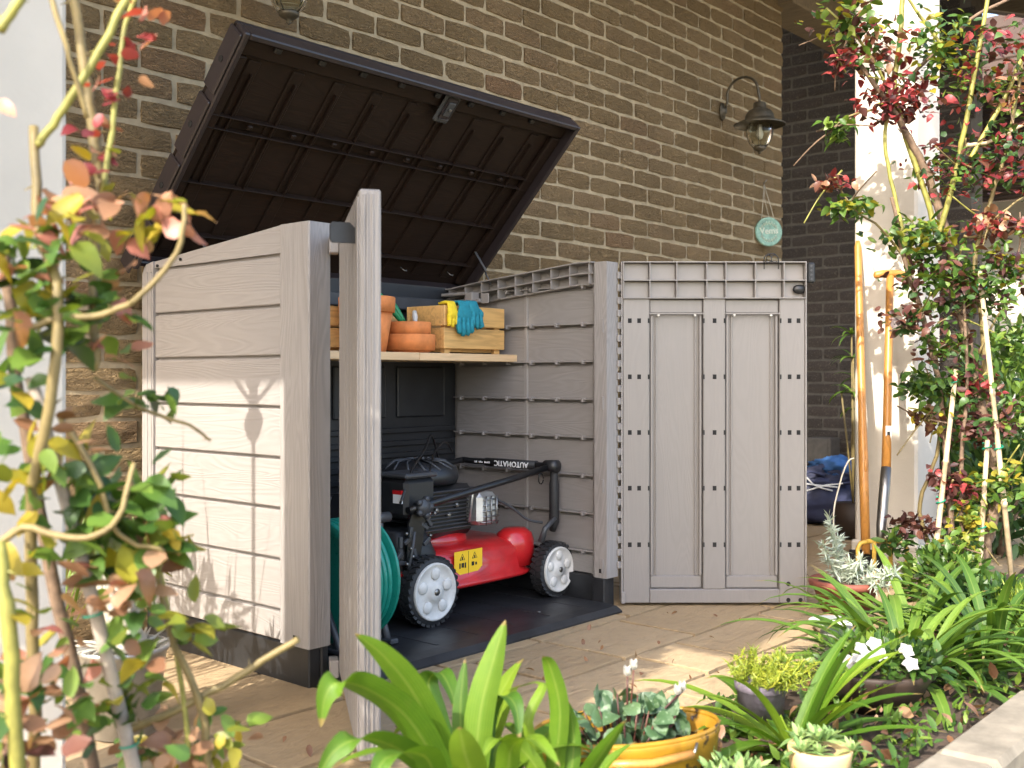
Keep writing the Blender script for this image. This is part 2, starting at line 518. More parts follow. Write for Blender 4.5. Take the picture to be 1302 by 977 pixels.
G1 = [(0.15, (0.035, 0.085, 0.016)), (0.5, (0.075, 0.155, 0.025)), (0.85, (0.16, 0.24, 0.035))]
M['leaf_green'] = leafmat('rose_leaf_green', G1)
M['leaf_dark'] = leafmat('leaf_dark_green', [(0.15, (0.018, 0.05, 0.014)), (0.6, (0.04, 0.095, 0.02)), (0.9, (0.08, 0.15, 0.03))], 0.25)
M['leaf_yellow'] = leafmat('leaf_yellow_green', [(0.1, (0.15, 0.20, 0.03)), (0.5, (0.27, 0.27, 0.03)), (0.9, (0.42, 0.32, 0.04))], 0.45)
M['leaf_red'] = leafmat('rose_leaf_red', [(0.1, (0.10, 0.018, 0.022)), (0.5, (0.26, 0.035, 0.045)), (0.9, (0.40, 0.07, 0.07))], 0.4)
M['leaf_plum'] = leafmat('rose_leaf_plum', [(0.1, (0.045, 0.018, 0.018)), (0.5, (0.09, 0.035, 0.032)), (0.9, (0.15, 0.06, 0.04))], 0.3)
M['leaf_pink'] = leafmat('rose_leaf_salmon', [(0.1, (0.36, 0.12, 0.11)), (0.5, (0.46, 0.21, 0.15)), (0.9, (0.48, 0.29, 0.16))], 0.4)
M['leaf_brown'] = leafmat('dry_brown_leaf', [(0.1, (0.17, 0.08, 0.045)), (0.5, (0.30, 0.16, 0.09)), (0.9, (0.42, 0.26, 0.16))], 0.35)
M['strap'] = leafmat('strap_leaf_bright', [(0.05, (0.05, 0.13, 0.012)), (0.5, (0.11, 0.225, 0.014)), (0.95, (0.23, 0.34, 0.025))], 0.42, 0.5, blade=True)
M['strap_dark'] = leafmat('strap_leaf_deep', [(0.05, (0.035, 0.09, 0.014)), (0.5, (0.085, 0.18, 0.02)), (0.95, (0.17, 0.28, 0.035))], 0.35, 0.5, blade=True)
M['silver'] = leafmat('silver_leaf', [(0.1, (0.30, 0.36, 0.30)), (0.6, (0.44, 0.50, 0.42)), (0.95, (0.56, 0.60, 0.52))], 0.25, 0.7)
M['succulent'] = leafmat('succulent_leaf', [(0.1, (0.10, 0.19, 0.06)), (0.6, (0.20, 0.31, 0.10)), (0.95, (0.32, 0.42, 0.16))], 0.2, 0.5)
M['sedum'] = leafmat('yellow_sedum', [(0.1, (0.14, 0.20, 0.02)), (0.6, (0.27, 0.33, 0.03)), (0.95, (0.42, 0.42, 0.05))], 0.3, 0.5)
M['cyclamen'] = leafmat('cyclamen_leaf', [(0.1, (0.028, 0.07, 0.03)), (0.6, (0.06, 0.12, 0.05)), (0.95, (0.11, 0.18, 0.08))], 0.2, 0.45, (0.20, 0.28, 0.18))
M['petal'] = leafmat('white_petal', [(0.1, (0.40, 0.39, 0.38)), (0.9, (0.50, 0.49, 0.48))], 0.3, 0.6)
M['fern'] = leafmat('feathery_green', [(0.1, (0.10, 0.18, 0.02)), (0.6, (0.20, 0.30, 0.03)), (0.95, (0.33, 0.38, 0.05))], 0.35, 0.5)

# ================================================================ SETTING
def sheet(name, x0, x1, y0, y1, z, m, nx=1, ny=1, amp=0.0):
    b = MB(); vs = []; fs = []
    for j in range(ny+1):
        for i in range(nx+1):
            x = x0 + (x1-x0)*i/nx; y = y0 + (y1-y0)*j/ny
            vs.append((x, y, z + (amp*noise.noise(Vector((x*7, y*7, 1.3))) if amp else 0)))
    for j in range(ny):
        for i in range(nx):
            a = j*(nx+1)+i; fs.append((a, a+1, a+nx+2, a+nx+1))
    b.add(vs, fs, bool(amp))
    return tag(b.build(name, m), kind='structure')

M['lawn'] = plain('dry_grass_soil', (0.24, 0.205, 0.13), 0.95, 0.5, 8, 1.0)
sheet('ground', -80, 160, -80, 160, -0.03, M['lawn'])
sheet('garden_bed', -2.0, 9.0, 0.84, 1.40, 0.012, M['soil'], 160, 20, 0.03)

# paved patio: a joint bed and one slab object per stone
patio = sheet('patio', -2.0, 9.0, 1.36, 7.0, -0.016, M['joint'])
rows = [1.36, 1.60, 1.87, 2.19, 2.55, 2.9, 3.25, 3.65, 4.1, 4.6, 5.2, 5.9, 6.6]
fixed = {1: [2.10, 2.69, 2.918, 3.45], 2: [1.42, 2.329, 2.66, 3.055, 3.6], 0: [2.0, 2.45, 2.9]}
rs = random.Random(11)
def stone_mesh(w, d, r):
    b = MB(); n = 4
    ring = []
    for (sx, sy, ex, ey) in ((0,0,1,0), (1,0,1,1), (1,1,0,1), (0,1,0,0)):
        for k in range(n):
            t = k/n
            x = (sx+(ex-sx)*t)*w; y = (sy+(ey-sy)*t)*d
            ring.append((x + r.uniform(-.004,.004), y + r.uniform(-.004,.004)))
    cx, cy = w/2, d/2; N = len(ring)
    vs = [(x, y, -0.03) for x, y in ring] + [(x, y, 0.0) for x, y in ring]
    vs += [(cx+(x-cx)*(1-0.005/w), cy+(y-cy)*(1-0.005/d), 0.0015) for x, y in ring] + [(cx, cy, 0.0025)]
    fs = []
    for i in range(N):
        j = (i+1) % N
        fs += [(i, j, N+j, N+i), (N+i, N+j, 2*N+j, 2*N+i), (2*N+i, 2*N+j, 3*N)]
    b.add(vs, fs)
    return b
for ri in range(len(rows)-1):
    y0, y1 = rows[ri], rows[ri+1]
    cuts = []
    u = -2.0 + rs.uniform(0, .3)
    fx = fixed.get(ri)
    while u < 9.0:
        if fx and fx[0]-0.2 <= u <= fx[-1]:
            cuts += fx; u = fx[-1] + rs.uniform(.35, .6); fx = None; continue
        cuts.append(u); u += rs.uniform(.32, .62)
    for i in range(len(cuts)-1):
        w = cuts[i+1]-cuts[i]-0.018
        if w < 0.05: continue
        if y0 > 3.2 and cuts[i+1] < 6.2: continue
        o = stone_mesh(w, y1-y0-0.018, rs).build('paving_stone', M['paving'], patio, (cuts[i]+.005, y0+.005, rs.uniform(-.001, .001)))

# concrete kerb along the bed: one object per kerb stone
kerb = sheet('kerb', -2.0, 9.0, 0.72, 0.82, -0.02, M['joint'])
u = -2.0
rk = random.Random(3)
while u < 8.6:
    L = rk.uniform(.46, .60)
    b = MB().bbox(0, L-.008, 0, .135, -.05, .068, .014)
    b.v = [(x, y + rk.uniform(-.003,.003), z + rk.uniform(-.003,.003)) for x, y, z in b.v]
    b.build('kerb_stone', M['concrete'], kerb, (u, .685 + rk.uniform(-.004,.004), rk.uniform(-.004,.004)))
    u += L

# ---------------------------------------------------------------- brick walls
def brick_mesh(L, Hh, D, r, m):
    """rough faced brick: 5x3 front grid, chamfered rim"""
    nx, nz = 5, 3
    vs = []; fs = []
    for k in range(nz):
        for i in range(nx):
            x = -L/2 + L*i/(nx-1); z = -Hh/2 + Hh*k/(nz-1)
            edge = i in (0, nx-1) or k in (0, nz-1)
            y = (r.uniform(.001, .004) if edge else r.uniform(-.004, .001))
            if edge: x *= 0.985; z *= 0.95
            if i in (0, nx-1) and k in (0, nz-1): y += .003; x *= .985; z *= .93
            vs.append((x + r.uniform(-.003,.003), y, z + r.uniform(-.0022,.0022)))
    for k in range(nz-1):
        for i in range(nx-1):
            a = k*nx+i; fs.append((a, a+1, a+nx+1, a+nx))
    rim = [i for i in range(nx)] + [k*nx+nx-1 for k in range(1, nz)] + [(nz-1)*nx+i for i in range(nx-2, -1, -1)] + [k*nx for k in range(nz-2, 0, -1)]
    o = len(vs)
    for q in rim:
        x, y, z = vs[q]
        vs.append((x*1.012, D, z*1.02))
    n = len(rim)
    for i in range(n):
        j = (i+1) % n
        fs.append((rim[j], rim[i], o+i, o+j))
    return vs, fs

def brick_wall(root, L, H, m_brick, m_mortar, thick, pick, limit, seed, PL=0.258, PH=0.088, joint=0.013, mort=0.009):
    """wall along local +x, face at local y=0 (towards -y)"""
    r = random.Random(seed)
    MB().box(0, L, mort, thick, -0.02, H).build('mortar', m_mortar, root)
    var = []
    for k in range(14):
        b = MB(); b.add(*brick_mesh(PL-joint, PH-joint, .03, r, None)); var.append((b.mesh('brick', m_brick), b))
    hv = []
    for k in range(5):
        b = MB(); b.add(*brick_mesh(PL/2-joint, PH-joint, .03, r, None)); hv.append((b.mesh('brick', m_brick), b))
    cells = []
    nrow = int(H/PH)
    for row in range(nrow):
        off = (row % 2)*PL/2
        x = -off
        z = (row+.5)*PH
        while x < L-0.02:
            x0 = max(x, 0); x1 = min(x+PL, L)
            if x1-x0 > PL*.75: cells.append((x0+PL/2 if x1-x0 > PL*.98 else (x0+x1)/2, z, 0, pick((x0+x1)/2, z)))
            elif x1-x0 > PL*.3: cells.append(((x0+x1)/2, z, 1, pick((x0+x1)/2, z)))
            x += PL
    cells.sort(key=lambda c: c[3])
    rest = MB(); nr = 0
    for i, (x, z, half, sc) in enumerate(cells):
        me, b = r.choice(hv if half else var)
        T = Matrix.Translation((x + r.uniform(-.003,.003), r.uniform(-.003,.003), z + r.uniform(-.0025,.0025))) @ Matrix.Rotation(r.uniform(-.008,.008), 4, 'Y') @ Matrix.Rotation(r.uniform(-.012,.012), 4, 'Z')
        if r.random() < .5: T = T @ Matrix.Rotation(math.pi, 4, 'Y')
        if i < limit and sc < 1e5: place('brick', me, root, T)
        else: rest.add(b.v, b.f, False, T); nr += 1
    if nr: tag(rest.build('bricks', m_brick, root), kind='stuff')

def wall_pick(x, z):
    # near bricks the picture shows; those hidden behind the shed, lid and doors come last
    u = x + 0.2; d = 3.25
    Zc = .754*u + .657*d; px = 651 + 1377*(.657*u-.754*d)/Zc; py = 479 - 1377*(z-.841)/Zc
    if px < 60 or px > 1005 or py < -15 or py > 800: return 1e6
    pts = [(178,340), (300,30), (745,158), (600,345), (785,330), (1030,330), (1030,770), (190,770)]
    ins = False; j = len(pts)-1
    for i in range(len(pts)):
        (xi, yi), (xj, yj) = pts[i], pts[j]
        if (yi > py) != (yj > py) and px < (xj-xi)*(py-yi)/(yj-yi)+xi: ins = not ins
        j = i
    return 1e6 if ins else Zc
wall = thing('brick_wall', 'olive brown brick wall with pale mortar behind the shed', 'wall', (0.2, 3.25, 0))
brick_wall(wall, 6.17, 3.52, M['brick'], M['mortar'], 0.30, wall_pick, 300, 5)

def dark_pick(x, z):
    d = 6.1 - x; u = 7.8
    Zc = .754*u + .657*d; px = 651 + 1377*(.657*u-.754*d)/Zc; py = 479 - 1377*(z-.841)/Zc
    if 995 < px < 1090 and py > -10: return Zc
    if 1090 < px < 1235 and py > -10: return 100+Zc
    return 1e6
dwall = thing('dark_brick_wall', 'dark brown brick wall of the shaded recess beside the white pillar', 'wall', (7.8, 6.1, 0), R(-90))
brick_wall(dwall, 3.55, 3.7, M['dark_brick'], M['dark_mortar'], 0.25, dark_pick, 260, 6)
# recess: back wall and lintel
rw = thing('recess_wall', 'plain dark wall closing the back of the recess', 'wall', (6.2, 6.1, 0))
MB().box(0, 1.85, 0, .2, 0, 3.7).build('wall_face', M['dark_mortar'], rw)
lt = thing('lintel', 'grey timber lintel over the recess beside the brick wall', 'beam', (6.30, 3.14, 3.2))
MB().bbox(0, 1.70, 0, .30, 0, .22, .008).build('beam', M['roof_wood'], lt)

# ---------------------------------------------------------------- white porch pillars
def pillar(x, y, w, label, dep=None):
    dep = dep or w
    t = thing('porch_pillar', label, 'pillar', (x, y, 0), group='white porch pillars')
    b = MB()
    b.bbox(0, w, 0, dep, 0, 3.18, .012)
    b.build('shaft', M['white_wall'], t)
    MB().bbox(-.012, w+.012, -.012, dep+.012, 0, .09, .008).build('plinth', M['white_wall'], t)
    return t
pillar(4.80, 1.80, 0.29, 'white rendered pillar with tool handles leaning on it, beside the dark recess')
pillar(0.62, 1.80, 0.285, 'white rendered pillar at the left edge behind the foreground rose', .385)

# ---------------------------------------------------------------- porch roof, out of frame but for its slats at the top right
roof = thing('porch_roof', 'brown timber porch roof with open slats at its front edge', 'roof', (0, 0, 0))
def zr(y): return 3.30 + (y-1.60)*0.36
def roof_sheet(name, x0, x1, y0, y1, m):
    b = MB()
    b.prism([(y0, zr(y0)), (y1, zr(y1)), (y1, zr(y1)+.03), (y0, zr(y0)+.03)], 'x', x0, x1)
    return b.build(name, m, roof)
ROOF_LEFT = -0.58
M['ceiling'] = plain('pale_bounce_boards', (0.62, 0.57, 0.48), 0.7, 0.08, 6)  # roof underside paled to bounce fill light onto the wall
roof_sheet('roof_board', ROOF_LEFT, 5.2, 2.11, 3.245, M['ceiling'])
roof_sheet('roof_board', 5.2, 9.0, 2.11, 3.245, M['brown_board'])
roof_sheet('roof_board', ROOF_LEFT, 9.0, 3.25, 6.6, M['brown_board'])
roof_sheet('roof_board', ROOF_LEFT, 1.5, 0.93, 2.10, M['ceiling'])  # unseen cover sized to shade the door and paving but leave the pillar sunlit
MB().box(ROOF_LEFT-.025, ROOF_LEFT-.002, 0.93, 3.24, 2.76, 4.0).build('fascia', M['roof_wood'], roof)
for i in range(12):
    x = ROOF_LEFT + .1 + i*.8
    b = MB().prism([(1.50, zr(1.5)-.11), (3.24, zr(3.24)-.11), (3.24, zr(3.24)-.002), (1.50, zr(1.5)-.002)], 'x', x, x+.05)
    b.build('rafter', M['roof_wood'], roof)
MB().bbox(ROOF_LEFT, 9.0, 1.86, 1.98, 3.182, 3.28, .006).build('front_beam', M['roof_wood'], roof)
x = 4.9
while x < 9.0:
    MB().prism([(1.50, zr(1.5)+.002), (2.10, zr(2.1)+.002), (2.10, zr(2.1)+.03), (1.50, zr(1.5)+.03)], 'x', x, x+.04).build('slat', M['roof_wood'], roof)
    x += .085

# dark reed blind hanging from the far end of the porch roof
bl = thing('reed_blind', 'dark brown reed blind hanging at the far end of the porch', 'blind', (8.8, -.6, 2.20))
for k in range(26):
    MB().tube([(.003*math.sin(k*2.1), 0, .018+k*.036), (.003*math.sin(k*3.1), 1.9, .018+k*.036), (.003*math.sin(k*1.7), 3.80, .018+k*.036)], .0185, 6).build('reed', M['brown_board'], bl)
# ---------------------------------------------------------------- neighbour's house far right
nh = thing('neighbour_house', 'white neighbouring house with dark brown roof behind the climbing rose', 'house', (12.0, -3.0, 0))
MB().box(0, 5, 0, 8.2, 0, 2.75).build('wall', M['white_wall'], nh)
b = MB().prism([(-.9, 2.55), (2.5, 5.2), (5.9, 2.55), (5.9, 2.75), (2.5, 5.45), (-.9, 2.75)], 'y', -.5, 8.7)
rf = b.build('roof', M['brown_board'], nh)
for k in range(9):
    t0 = k/9
    x0 = -.93 + 3.4*t0; z0 = 2.76 + 2.68*t0
    MB().box(0, .42, -.52, 8.72, 0, .03, Matrix.Translation((x0, 0, z0)) @ Matrix.Rotation(-math.atan2(2.68, 3.4), 4, 'Y')).build('tile_row', M['brown_board'], rf)
for y in (1.2, 3.0):
    w = MB().bbox(-.04, .02, y, y+1.0, .95, 2.0, .01).build('window', M['white_paint'], nh)
    MB().box(-.048, -.042, y+.07, y+.93, 1.02, 1.93).build('pane', M['black_metal'], w)

# white garden fence far right
gf = thing('garden_fence', 'white wooden garden fence behind the climbing rose', 'fence', (7.9, 2.35, 0), R(-72))
for z in (.42, 1.02):
    MB().bbox(0, 3.2, .02, .05, z, z+.09, .006).build('rail', M['white_paint'], gf)
for k in range(22):
    MB().prism([(k*.145, .05), (k*.145+.07, .05), (k*.145+.07, .86), (k*.145+.035, .92), (k*.145, .86)], 'y', 0, .018).build('picket', M['white_paint'], gf)

# ================================================================ STORAGE SHED
W, D = 1.42, 0.84
shed = thing('storage_shed', 'taupe wood-look plastic garden shed with dark lid raised and both doors open', 'shed', (1.825, 2.31, 0))
GR = [0.11, 0.196, 0.336, 0.476, 0.616, 0.756, 0.896, 1.036, 1.176]
def ztop(y):
    if y < .13: return 1.258
    if y < .80: return 1.258 - (y-.13)/.67*.058
    return 1.200 - (y-.80)*0.6
# --- left side panel
lp = MB().box(.021, .0275, .10, .80, .11, 1.19).build('side_panel', M['taupe'], shed)
for i in range(8):
    MB().bbox(.006, .028, .131, .774, GR[i]+.0042, GR[i+1]-.0042, .0028).build('plank', M['taupe_y'], lp)
b = MB(); ys = [.131, .25, .4, .55, .7, .774]
b.prism([(y, ztop(y)) for y in ys] + [(.774, 1.1815), (.131, 1.1815)], 'x', .006, .028)
b.build('plank', M['taupe_y'], lp)
# corner stile (L section) and rear stile
b = MB().prism([(0.004,0), (.073,0), (.073,.03), (.03,.03), (.03,.1295), (.006,.1295), (0,.124), (0,.004)], 'z', .11, 1.258)
b.build('corner_stile', M['taupe_z'], lp)
b = MB()
b.prism([(.7755, .112), (.835, .112), (.84, .118), (.84, 1.165), (.83, 1.185), (.815, 1.196), (.7755, 1.203)], 'x', 0, .03)
b.build('rear_stile', M['taupe_z'], lp)
MB().bbox(-.003, .004, .782, .790, .12, 1.17, .001).build('bead', M['taupe_z'], lp)
MB().bbox(-.003, .004, .806, .814, .12, 1.17, .001).build('bead', M['taupe_z'], lp)
for (y, z) in ((.775, 1.188), (.645, 1.199)):
    MB().lathe([(.0045, 0), (.0045, .004)], 10, Matrix.Translation((.004, y-.02, z)) @ Matrix.Rotation(R(-90), 4, 'Y')).build('screw', M['black_metal'], lp)
MB().box(-.0015, .0, .052, .066, .128, .14).build('slot', M['hole'], lp)
# --- base and floor
base = MB().bbox(.010, .05, .012, .83, 0, .1095, .004).build('base', M['black_plastic'], shed)
MB().bbox(.0505, .076, .010, .06, 0, .1095, .004).build('base_corner', M['black_plastic'], base)
MB().bbox(W-.05, W-.010, .012, .83, 0, .1095, .004).build('base_side', M['black_plastic'], base)
MB().bbox(W-.08, W-.0505, .006, .06, 0, .1095, .004).build('base_corner', M['black_plastic'], base)
MB().bbox(.0505, W-.0505, .79, .83, 0, .1095, .004).build('base_back', M['black_plastic'], base)
b = MB().prism([(-.075, .002), (-.075, .008), (-.05, .022), (.0, .026), (.79, .026), (.79, .002)], 'x', .078, W-.082)
b.build('floor', M['floor_plastic'], base)
for k in range(7):
    MB().bbox(.14+k*.18, .15+k*.18, .02, .76, .0262, .0275, .0006).build('floor_rib', M['floor_plastic'], base)
MB().lathe([(.007, 0), (.007, .003)], 10, Matrix.Translation((1.06, .08, .026))).build('floor_pin', M['steel'], base)
# --- back panel
bp = MB().box(.03, W-.03, .802, .822, .11, 1.20).build('back_panel', M['black_plastic'], shed)
for k, z in enumerate((.30, .345, .39, .435, .48, .525, .57, .62)):
    MB().bbox(.04, W-.04, .790, .8015, z, z+.022, .003).build('back_rib', M['black_plastic'], bp)
for k in range(4):
    MB().bbox(.10+k*.32, .36+k*.32, .792, .8015, .68, .88, .006).build('back_pad', M['black_plastic'], bp)
MB().bbox(.04, W-.04, .76, .8015, 1.10, 1.15, .004).build('back_rail', M['grey_plastic'], bp)
for k in range(5):
    MB().bbox(.12+k*.29, .14+k*.29, .786, .8015, .93, 1.09, .003).build('back_rib', M['black_plastic'], bp)
# --- right side panel (inside is seen)
XR = W-.032
rp = MB().box(XR+.014, W-.008, .03, .82, .11, 1.19).build('side_panel', M['taupe'], shed)
for i in range(8):
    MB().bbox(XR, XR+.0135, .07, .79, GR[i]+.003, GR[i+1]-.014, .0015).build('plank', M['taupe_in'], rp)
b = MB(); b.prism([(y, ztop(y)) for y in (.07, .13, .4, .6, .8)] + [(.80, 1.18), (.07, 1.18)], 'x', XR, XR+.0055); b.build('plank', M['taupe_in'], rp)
for i in range(8):
    MB().bbox(W-.0075, W+.002, .05, .80, GR[i]+.004, GR[i+1]-.004, .002).build('plank', M['taupe_y'], rp)
for i in range(1, 9):
    z = GR[i]
    MB().bbox(XR-.020, XR+.006, .072, .79, z-.002, z+.0028, .0008).build('rib', M['taupe'], rp)
    for k in range(6):
        y = .12 + k*.125
        MB().bbox(XR-.026, XR-.0005, y, y+.010, z-.010, z+.006, .001).build('clip', M['taupe'], rp)
MB().bbox(XR-.007, XR+.003, .405, .421, .115, 1.205, .002).build('seam_rib', M['taupe'], rp)
# ribbed top frame of the right panel
b = MB()
yy = [.075 + k*.089 for k in range(9)]
for k in range(9):
    y = yy[k]
    b.bbox(XR-.05, XR-.0005, y-.0018, y+.0018, ztop(y)-.078, ztop(y)-.001, .0006)
for off, dp in ((0.0, .056), (-.040, .05), (-.078, .03)):
    b.prism([(y, ztop(y)+off+.0025) for y in (.06, .13, .4, .6, .81)] + [(y, ztop(y)+off-.002) for y in (.81, .6, .4, .13, .06)], 'x', XR-dp, XR-.0007)
b.build('top_frame', M['taupe'], rp)
b = MB()
b.bbox(XR-.07, XR-.02, .60, .79, 1.135, 1.15, .003).bbox(XR-.085, XR-.03, .66, .80, 1.165, 1.178, .003).bbox(XR-.09, XR-.045, .62, .66, 1.14, 1.175, .003).bbox(XR-.06, XR-.055, .56, .60, 1.13, 1.17, .002)
b.build('hinge_bracket', M['taupe'], rp)
# front right stile, hinge knuckles
b = MB().prism([(W-.073,0), (W-.004,0), (W,.004), (W,.10), (W-.030,.10), (W-.030,.069), (W-.060,.069), (W-.073,.055)], 'z', .11, 1.258)
b.build('corner_stile', M['taupe_z'], rp)
for k in range(24):
    MB().bbox(W-.012, W+.004, -.010, -.0005, .14+k*.046, .165+k*.046, .002).build('hinge_knuckle', M['taupe'], rp)
for z in (.13, .42, .72, 1.0):
    MB().bbox(W-.080, W-.0735, .012, .02, z, z+.05, .001).build('clip', M['taupe'], rp)
MB().box(W-.0742, W-.0732, .02, .034, .128, .143).build('slot', M['hole'], rp)
# --- lid
lid = MB()
LW0, LW1, LL = -.035, W+.085, .835
lid.bbox(LW0, LW1, -LL, .03, .050, .066, .006)
lid = lid.build('lid', M['lid_in'], shed, (0, .82, 1.205))
lid.rotation_euler = (R(-46), 0, 0)
def lidp(name, b, m): return b.build(name, m, lid)
lidp('rim', MB().bbox(LW0, LW0+.02, -LL, .03, -.008, .0495, .004), M['lid_rim'])
lidp('rim', MB().bbox(LW1-.02, LW1, -LL, .03, -.008, .0495, .004), M['lid_rim'])
lidp('rim', MB().bbox(LW0+.0205, LW1-.0205, -LL, -LL+.02, -.008, .0495, .004), M['lid_rim'])
lidp('rim', MB().bbox(LW0+.0205, LW1-.0205, .01, .03, .01, .0495, .004), M['lid_rim'])
for k in range(4):          # notched blocks along the visible side edge
    y0 = -LL + .012 + k*.225
    lidp('edge_block', MB().bbox(LW0-.010, LW0-.0005, y0, y0+.20, -.004, .062, .004), M['lid_rim'])
    lidp('edge_hole', MB().lathe([(.010, 0), (.010, .002)], 14, Matrix.Translation((LW0-.0102, y0+.10, .03)) @ Matrix.Rotation(R(-90), 4, 'Y')), M['hole'])
for k in range(9):          # flat ribs running front to back
    x = .075 + k*.160
    lidp('rib', MB().bbox(x-.022, x+.022, -LL+.10, -.02, .043, .0495, .003), M['lid_in'])
    lidp('rib', MB().bbox(x-.0018, x+.0018, -LL+.14, -.30, .030, .0428, .001), M['lid_in'])
for y in (-.80, -.545, -.50, -.30, -.10):
    lidp('cross_rib', MB().bbox(LW0+.03, LW1-.03, y-.0018, y+.0018, .026, .0495, .001), M['lid_in'])
lidp('front_band', MB().bbox(LW0+.021, LW1-.021, -LL+.0205, -LL+.085, .030, .0495, .004), M['lid_in'])
lidp('side_band', MB().bbox(LW0+.0205, LW0+.07, -LL+.088, .0, .028, .0495, .004), M['lid_in'])
lidp('side_band', MB().bbox(LW1-.07, LW1-.0205, -LL+.088, .0, .028, .0495, .004), M['lid_in'])
for k in range(8):
    x = .14 + k*.165
    lidp('clip', MB().bbox(x, x+.018, -.533, -.517, .024, .040, .003), M['lid_in'])
    lidp('clip', MB().bbox(x-.04, x-.015, -LL+.03, -LL+.05, .018, .0302, .003), M['black_plastic'])
for k in range(5):
    x = .30 + k*.26
    lidp('hook', MB().tube([(x, -.06, .03), (x+.006, -.06, .012), (x+.016, -.062, .006), (x+.022, -.06, .014)], .0022, 5), M['steel'])
# latch: plate with stepped oval ridges
lk = MB().bbox(.80, .872, -LL+.012, -LL+.132, .012, .022, .006).build('latch', M['grey_plastic'], lid)
MB().bbox(.812, .860, -LL+.03, -LL+.115, .006, .0118, .005).build('latch_ridge', M['lid_rim'], lk)
MB().bbox(.820, .852, -LL+.045, -LL+.10, .001, .0058, .003).build('latch_ridge', M['grey_plastic'], lk)
MB().lathe([(.006, 0), (.006, .004)], 10, Matrix.Translation((.836, -LL+.072, -.004))).build('screw', M['steel'], lk)
# stay strut at the right rear
st = MB().tube([(W-.075, .56, 1.20), (W-.05, .66, 1.335)], .0035, 6).build('lid_strut', M['black_metal'], shed)
MB().bbox(-.006, .006, -.002, .002, 0, .10, .001, Matrix.Translation((W-.062, .60, 1.262)) @ Matrix.Rotation(R(-36), 4, 'X')).build('strut_link', M['steel'], st)
st2 = MB().tube([(.07, .56, 1.20), (.05, .66, 1.335)], .0035, 6).build('lid_strut', M['black_metal'], shed)

# --- right door, inside face to the camera. local: x hinge->free edge, inside face at y=0, z up
DW, DH, DT = .672, 1.262, .046
DQ = .060
rd = MB().box(.002, DW-.002, .0325, DQ, .012, DH).build('door', M['taupe'], shed, (W+.006, -.012, 0), R(-48.9))
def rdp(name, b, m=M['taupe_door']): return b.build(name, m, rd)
def sx(z): return (z-440)/453*DW
def sz(z): return .012 + (915-z)/865*(DH-.012)
zb, zt = sz(185), DH
rdp('stile', MB().bbox(.003, sx(508), .0, .032, .012, sz(143)-.001, .003))
rdp('stile', MB().bbox(sx(640), sx(695), .0, .032, sz(880)+.0005, sz(143)-.001, .003))
rdp('stile', MB().bbox(sx(828), DW-.003, .0, .032, .012, sz(143)-.001, .003))
rdp('rail', MB().bbox(sx(508)+.0005, sx(828)-.0005, .0, .032, .012, sz(880), .003))
for a, c in ((508, 640), (695, 828)):
    a = sx(a)+.001; c = sx(c)-.001
    rdp('panel', MB().box(a, c, .027, .032, sz(880), sz(185)))
    rdp('panel', MB().bbox(a+.004, c-.004, .015, .0265, sz(878), sz(848), .002))
    rdp('panel_bead', MB().bbox(a+.003, a+.012, .008, .0268, sz(846), sz(187), .0018))
    rdp('panel_bead', MB().bbox(c-.012, c-.003, .008, .0268, sz(846), sz(187), .0018))
    rdp('panel_bead', MB().bbox(a+.022, a+.028, .019, .0268, sz(846), sz(187), .0012))
    rdp('panel_bead', MB().bbox(c-.028, c-.022, .019, .0268, sz(846), sz(187), .0012))
    rdp('header', MB().bbox(a, c, .011, .032, sz(180), sz(146), .003))
    rdp('header_lip', MB().bbox(a-.002, c+.002, -.003, .0045, sz(184), sz(180), .001))
    for q in (.16, .85):
        rdp('peg', MB().lathe([(.0055, 0), (.0055, .006), (.003, .009)], 10, Matrix.Translation((a+(c-a)*q, .006, sz(186))) @ Matrix.Rotation(R(90), 4, 'X')), M['white_plastic'])
# ribbed grid at the top
gx = [443, 508, 574, 648, 695, 768, 838, 892]
b = MB()
for g in gx: b.bbox(sx(g)-.0018, sx(g)+.0018, -.012, .032, sz(143), DH-.001, .0007)
for g in (52, 98, 143): b.bbox(.003, DW-.003, -.0125, .0319, sz(g)-.002, sz(g)+.002, .0007)
rdp('rib_grid', b, M['taupe'])
for k in range(7):
    for (za, zc) in ((95, 55), (140, 101)):
        rdp('rib_cell', MB().bbox(sx(gx[k])+.003, sx(gx[k+1])-.003, .018 if k % 2 else .021, .0318, sz(za), sz(zc), .001), M['taupe'])
for z in (200, 342, 483, 624, 767):
    for x in (459, 482, 505.5, 641.5, 668, 692.5, 831, 853, 875):
        w = .003 if x in (505.5, 641.5, 692.5, 831) else .0068
        rdp('hole', MB().box(sx(x)-w, sx(x)+w, -.0008, -.0001, sz(z)-.0085, sz(z)+.0085), M['hole'])
for (x, z) in ((850, 866), (850, 907), (880, 907)):
    rdp('hole', MB().lathe([(.008, 0), (.008, .0009)], 12, Matrix.Translation((sx(x), 0, sz(z))) @ Matrix.Rotation(R(90), 4, 'X')), M['hole'])
rdp('edge_strip', MB().bbox(DW-.0025, DW+.003, -.004, DQ+.002, .012, DH, .0015), M['taupe_z'])
rdp('edge_strip', MB().bbox(-.004, .0018, -.004, DQ+.002, .012, DH, .0015), M['taupe_z'])
lc = rdp('latch', MB().bbox(DW+.0035, DW+.032, -.012, .03, DH-.080, DH-.004, .006), M['black_plastic'])
for k in range(4): MB().lathe([(.004, 0), (.004, .003)], 8, Matrix.Translation((DW+.017, -.012, DH-.066+k*.016)) @ Matrix.Rotation(R(90), 4, 'X')).build('latch_stud', M['grey_plastic'], lc)
rdp('lock_plug', MB().lathe([(.001, 0), (.016, .002), (.021, .008)], 14, Matrix.Translation((sx(878), -.004, sz(120))) @ Matrix.Rotation(R(-90), 4, 'X'), sx=1.2, sy=.8), M['black_plastic'])
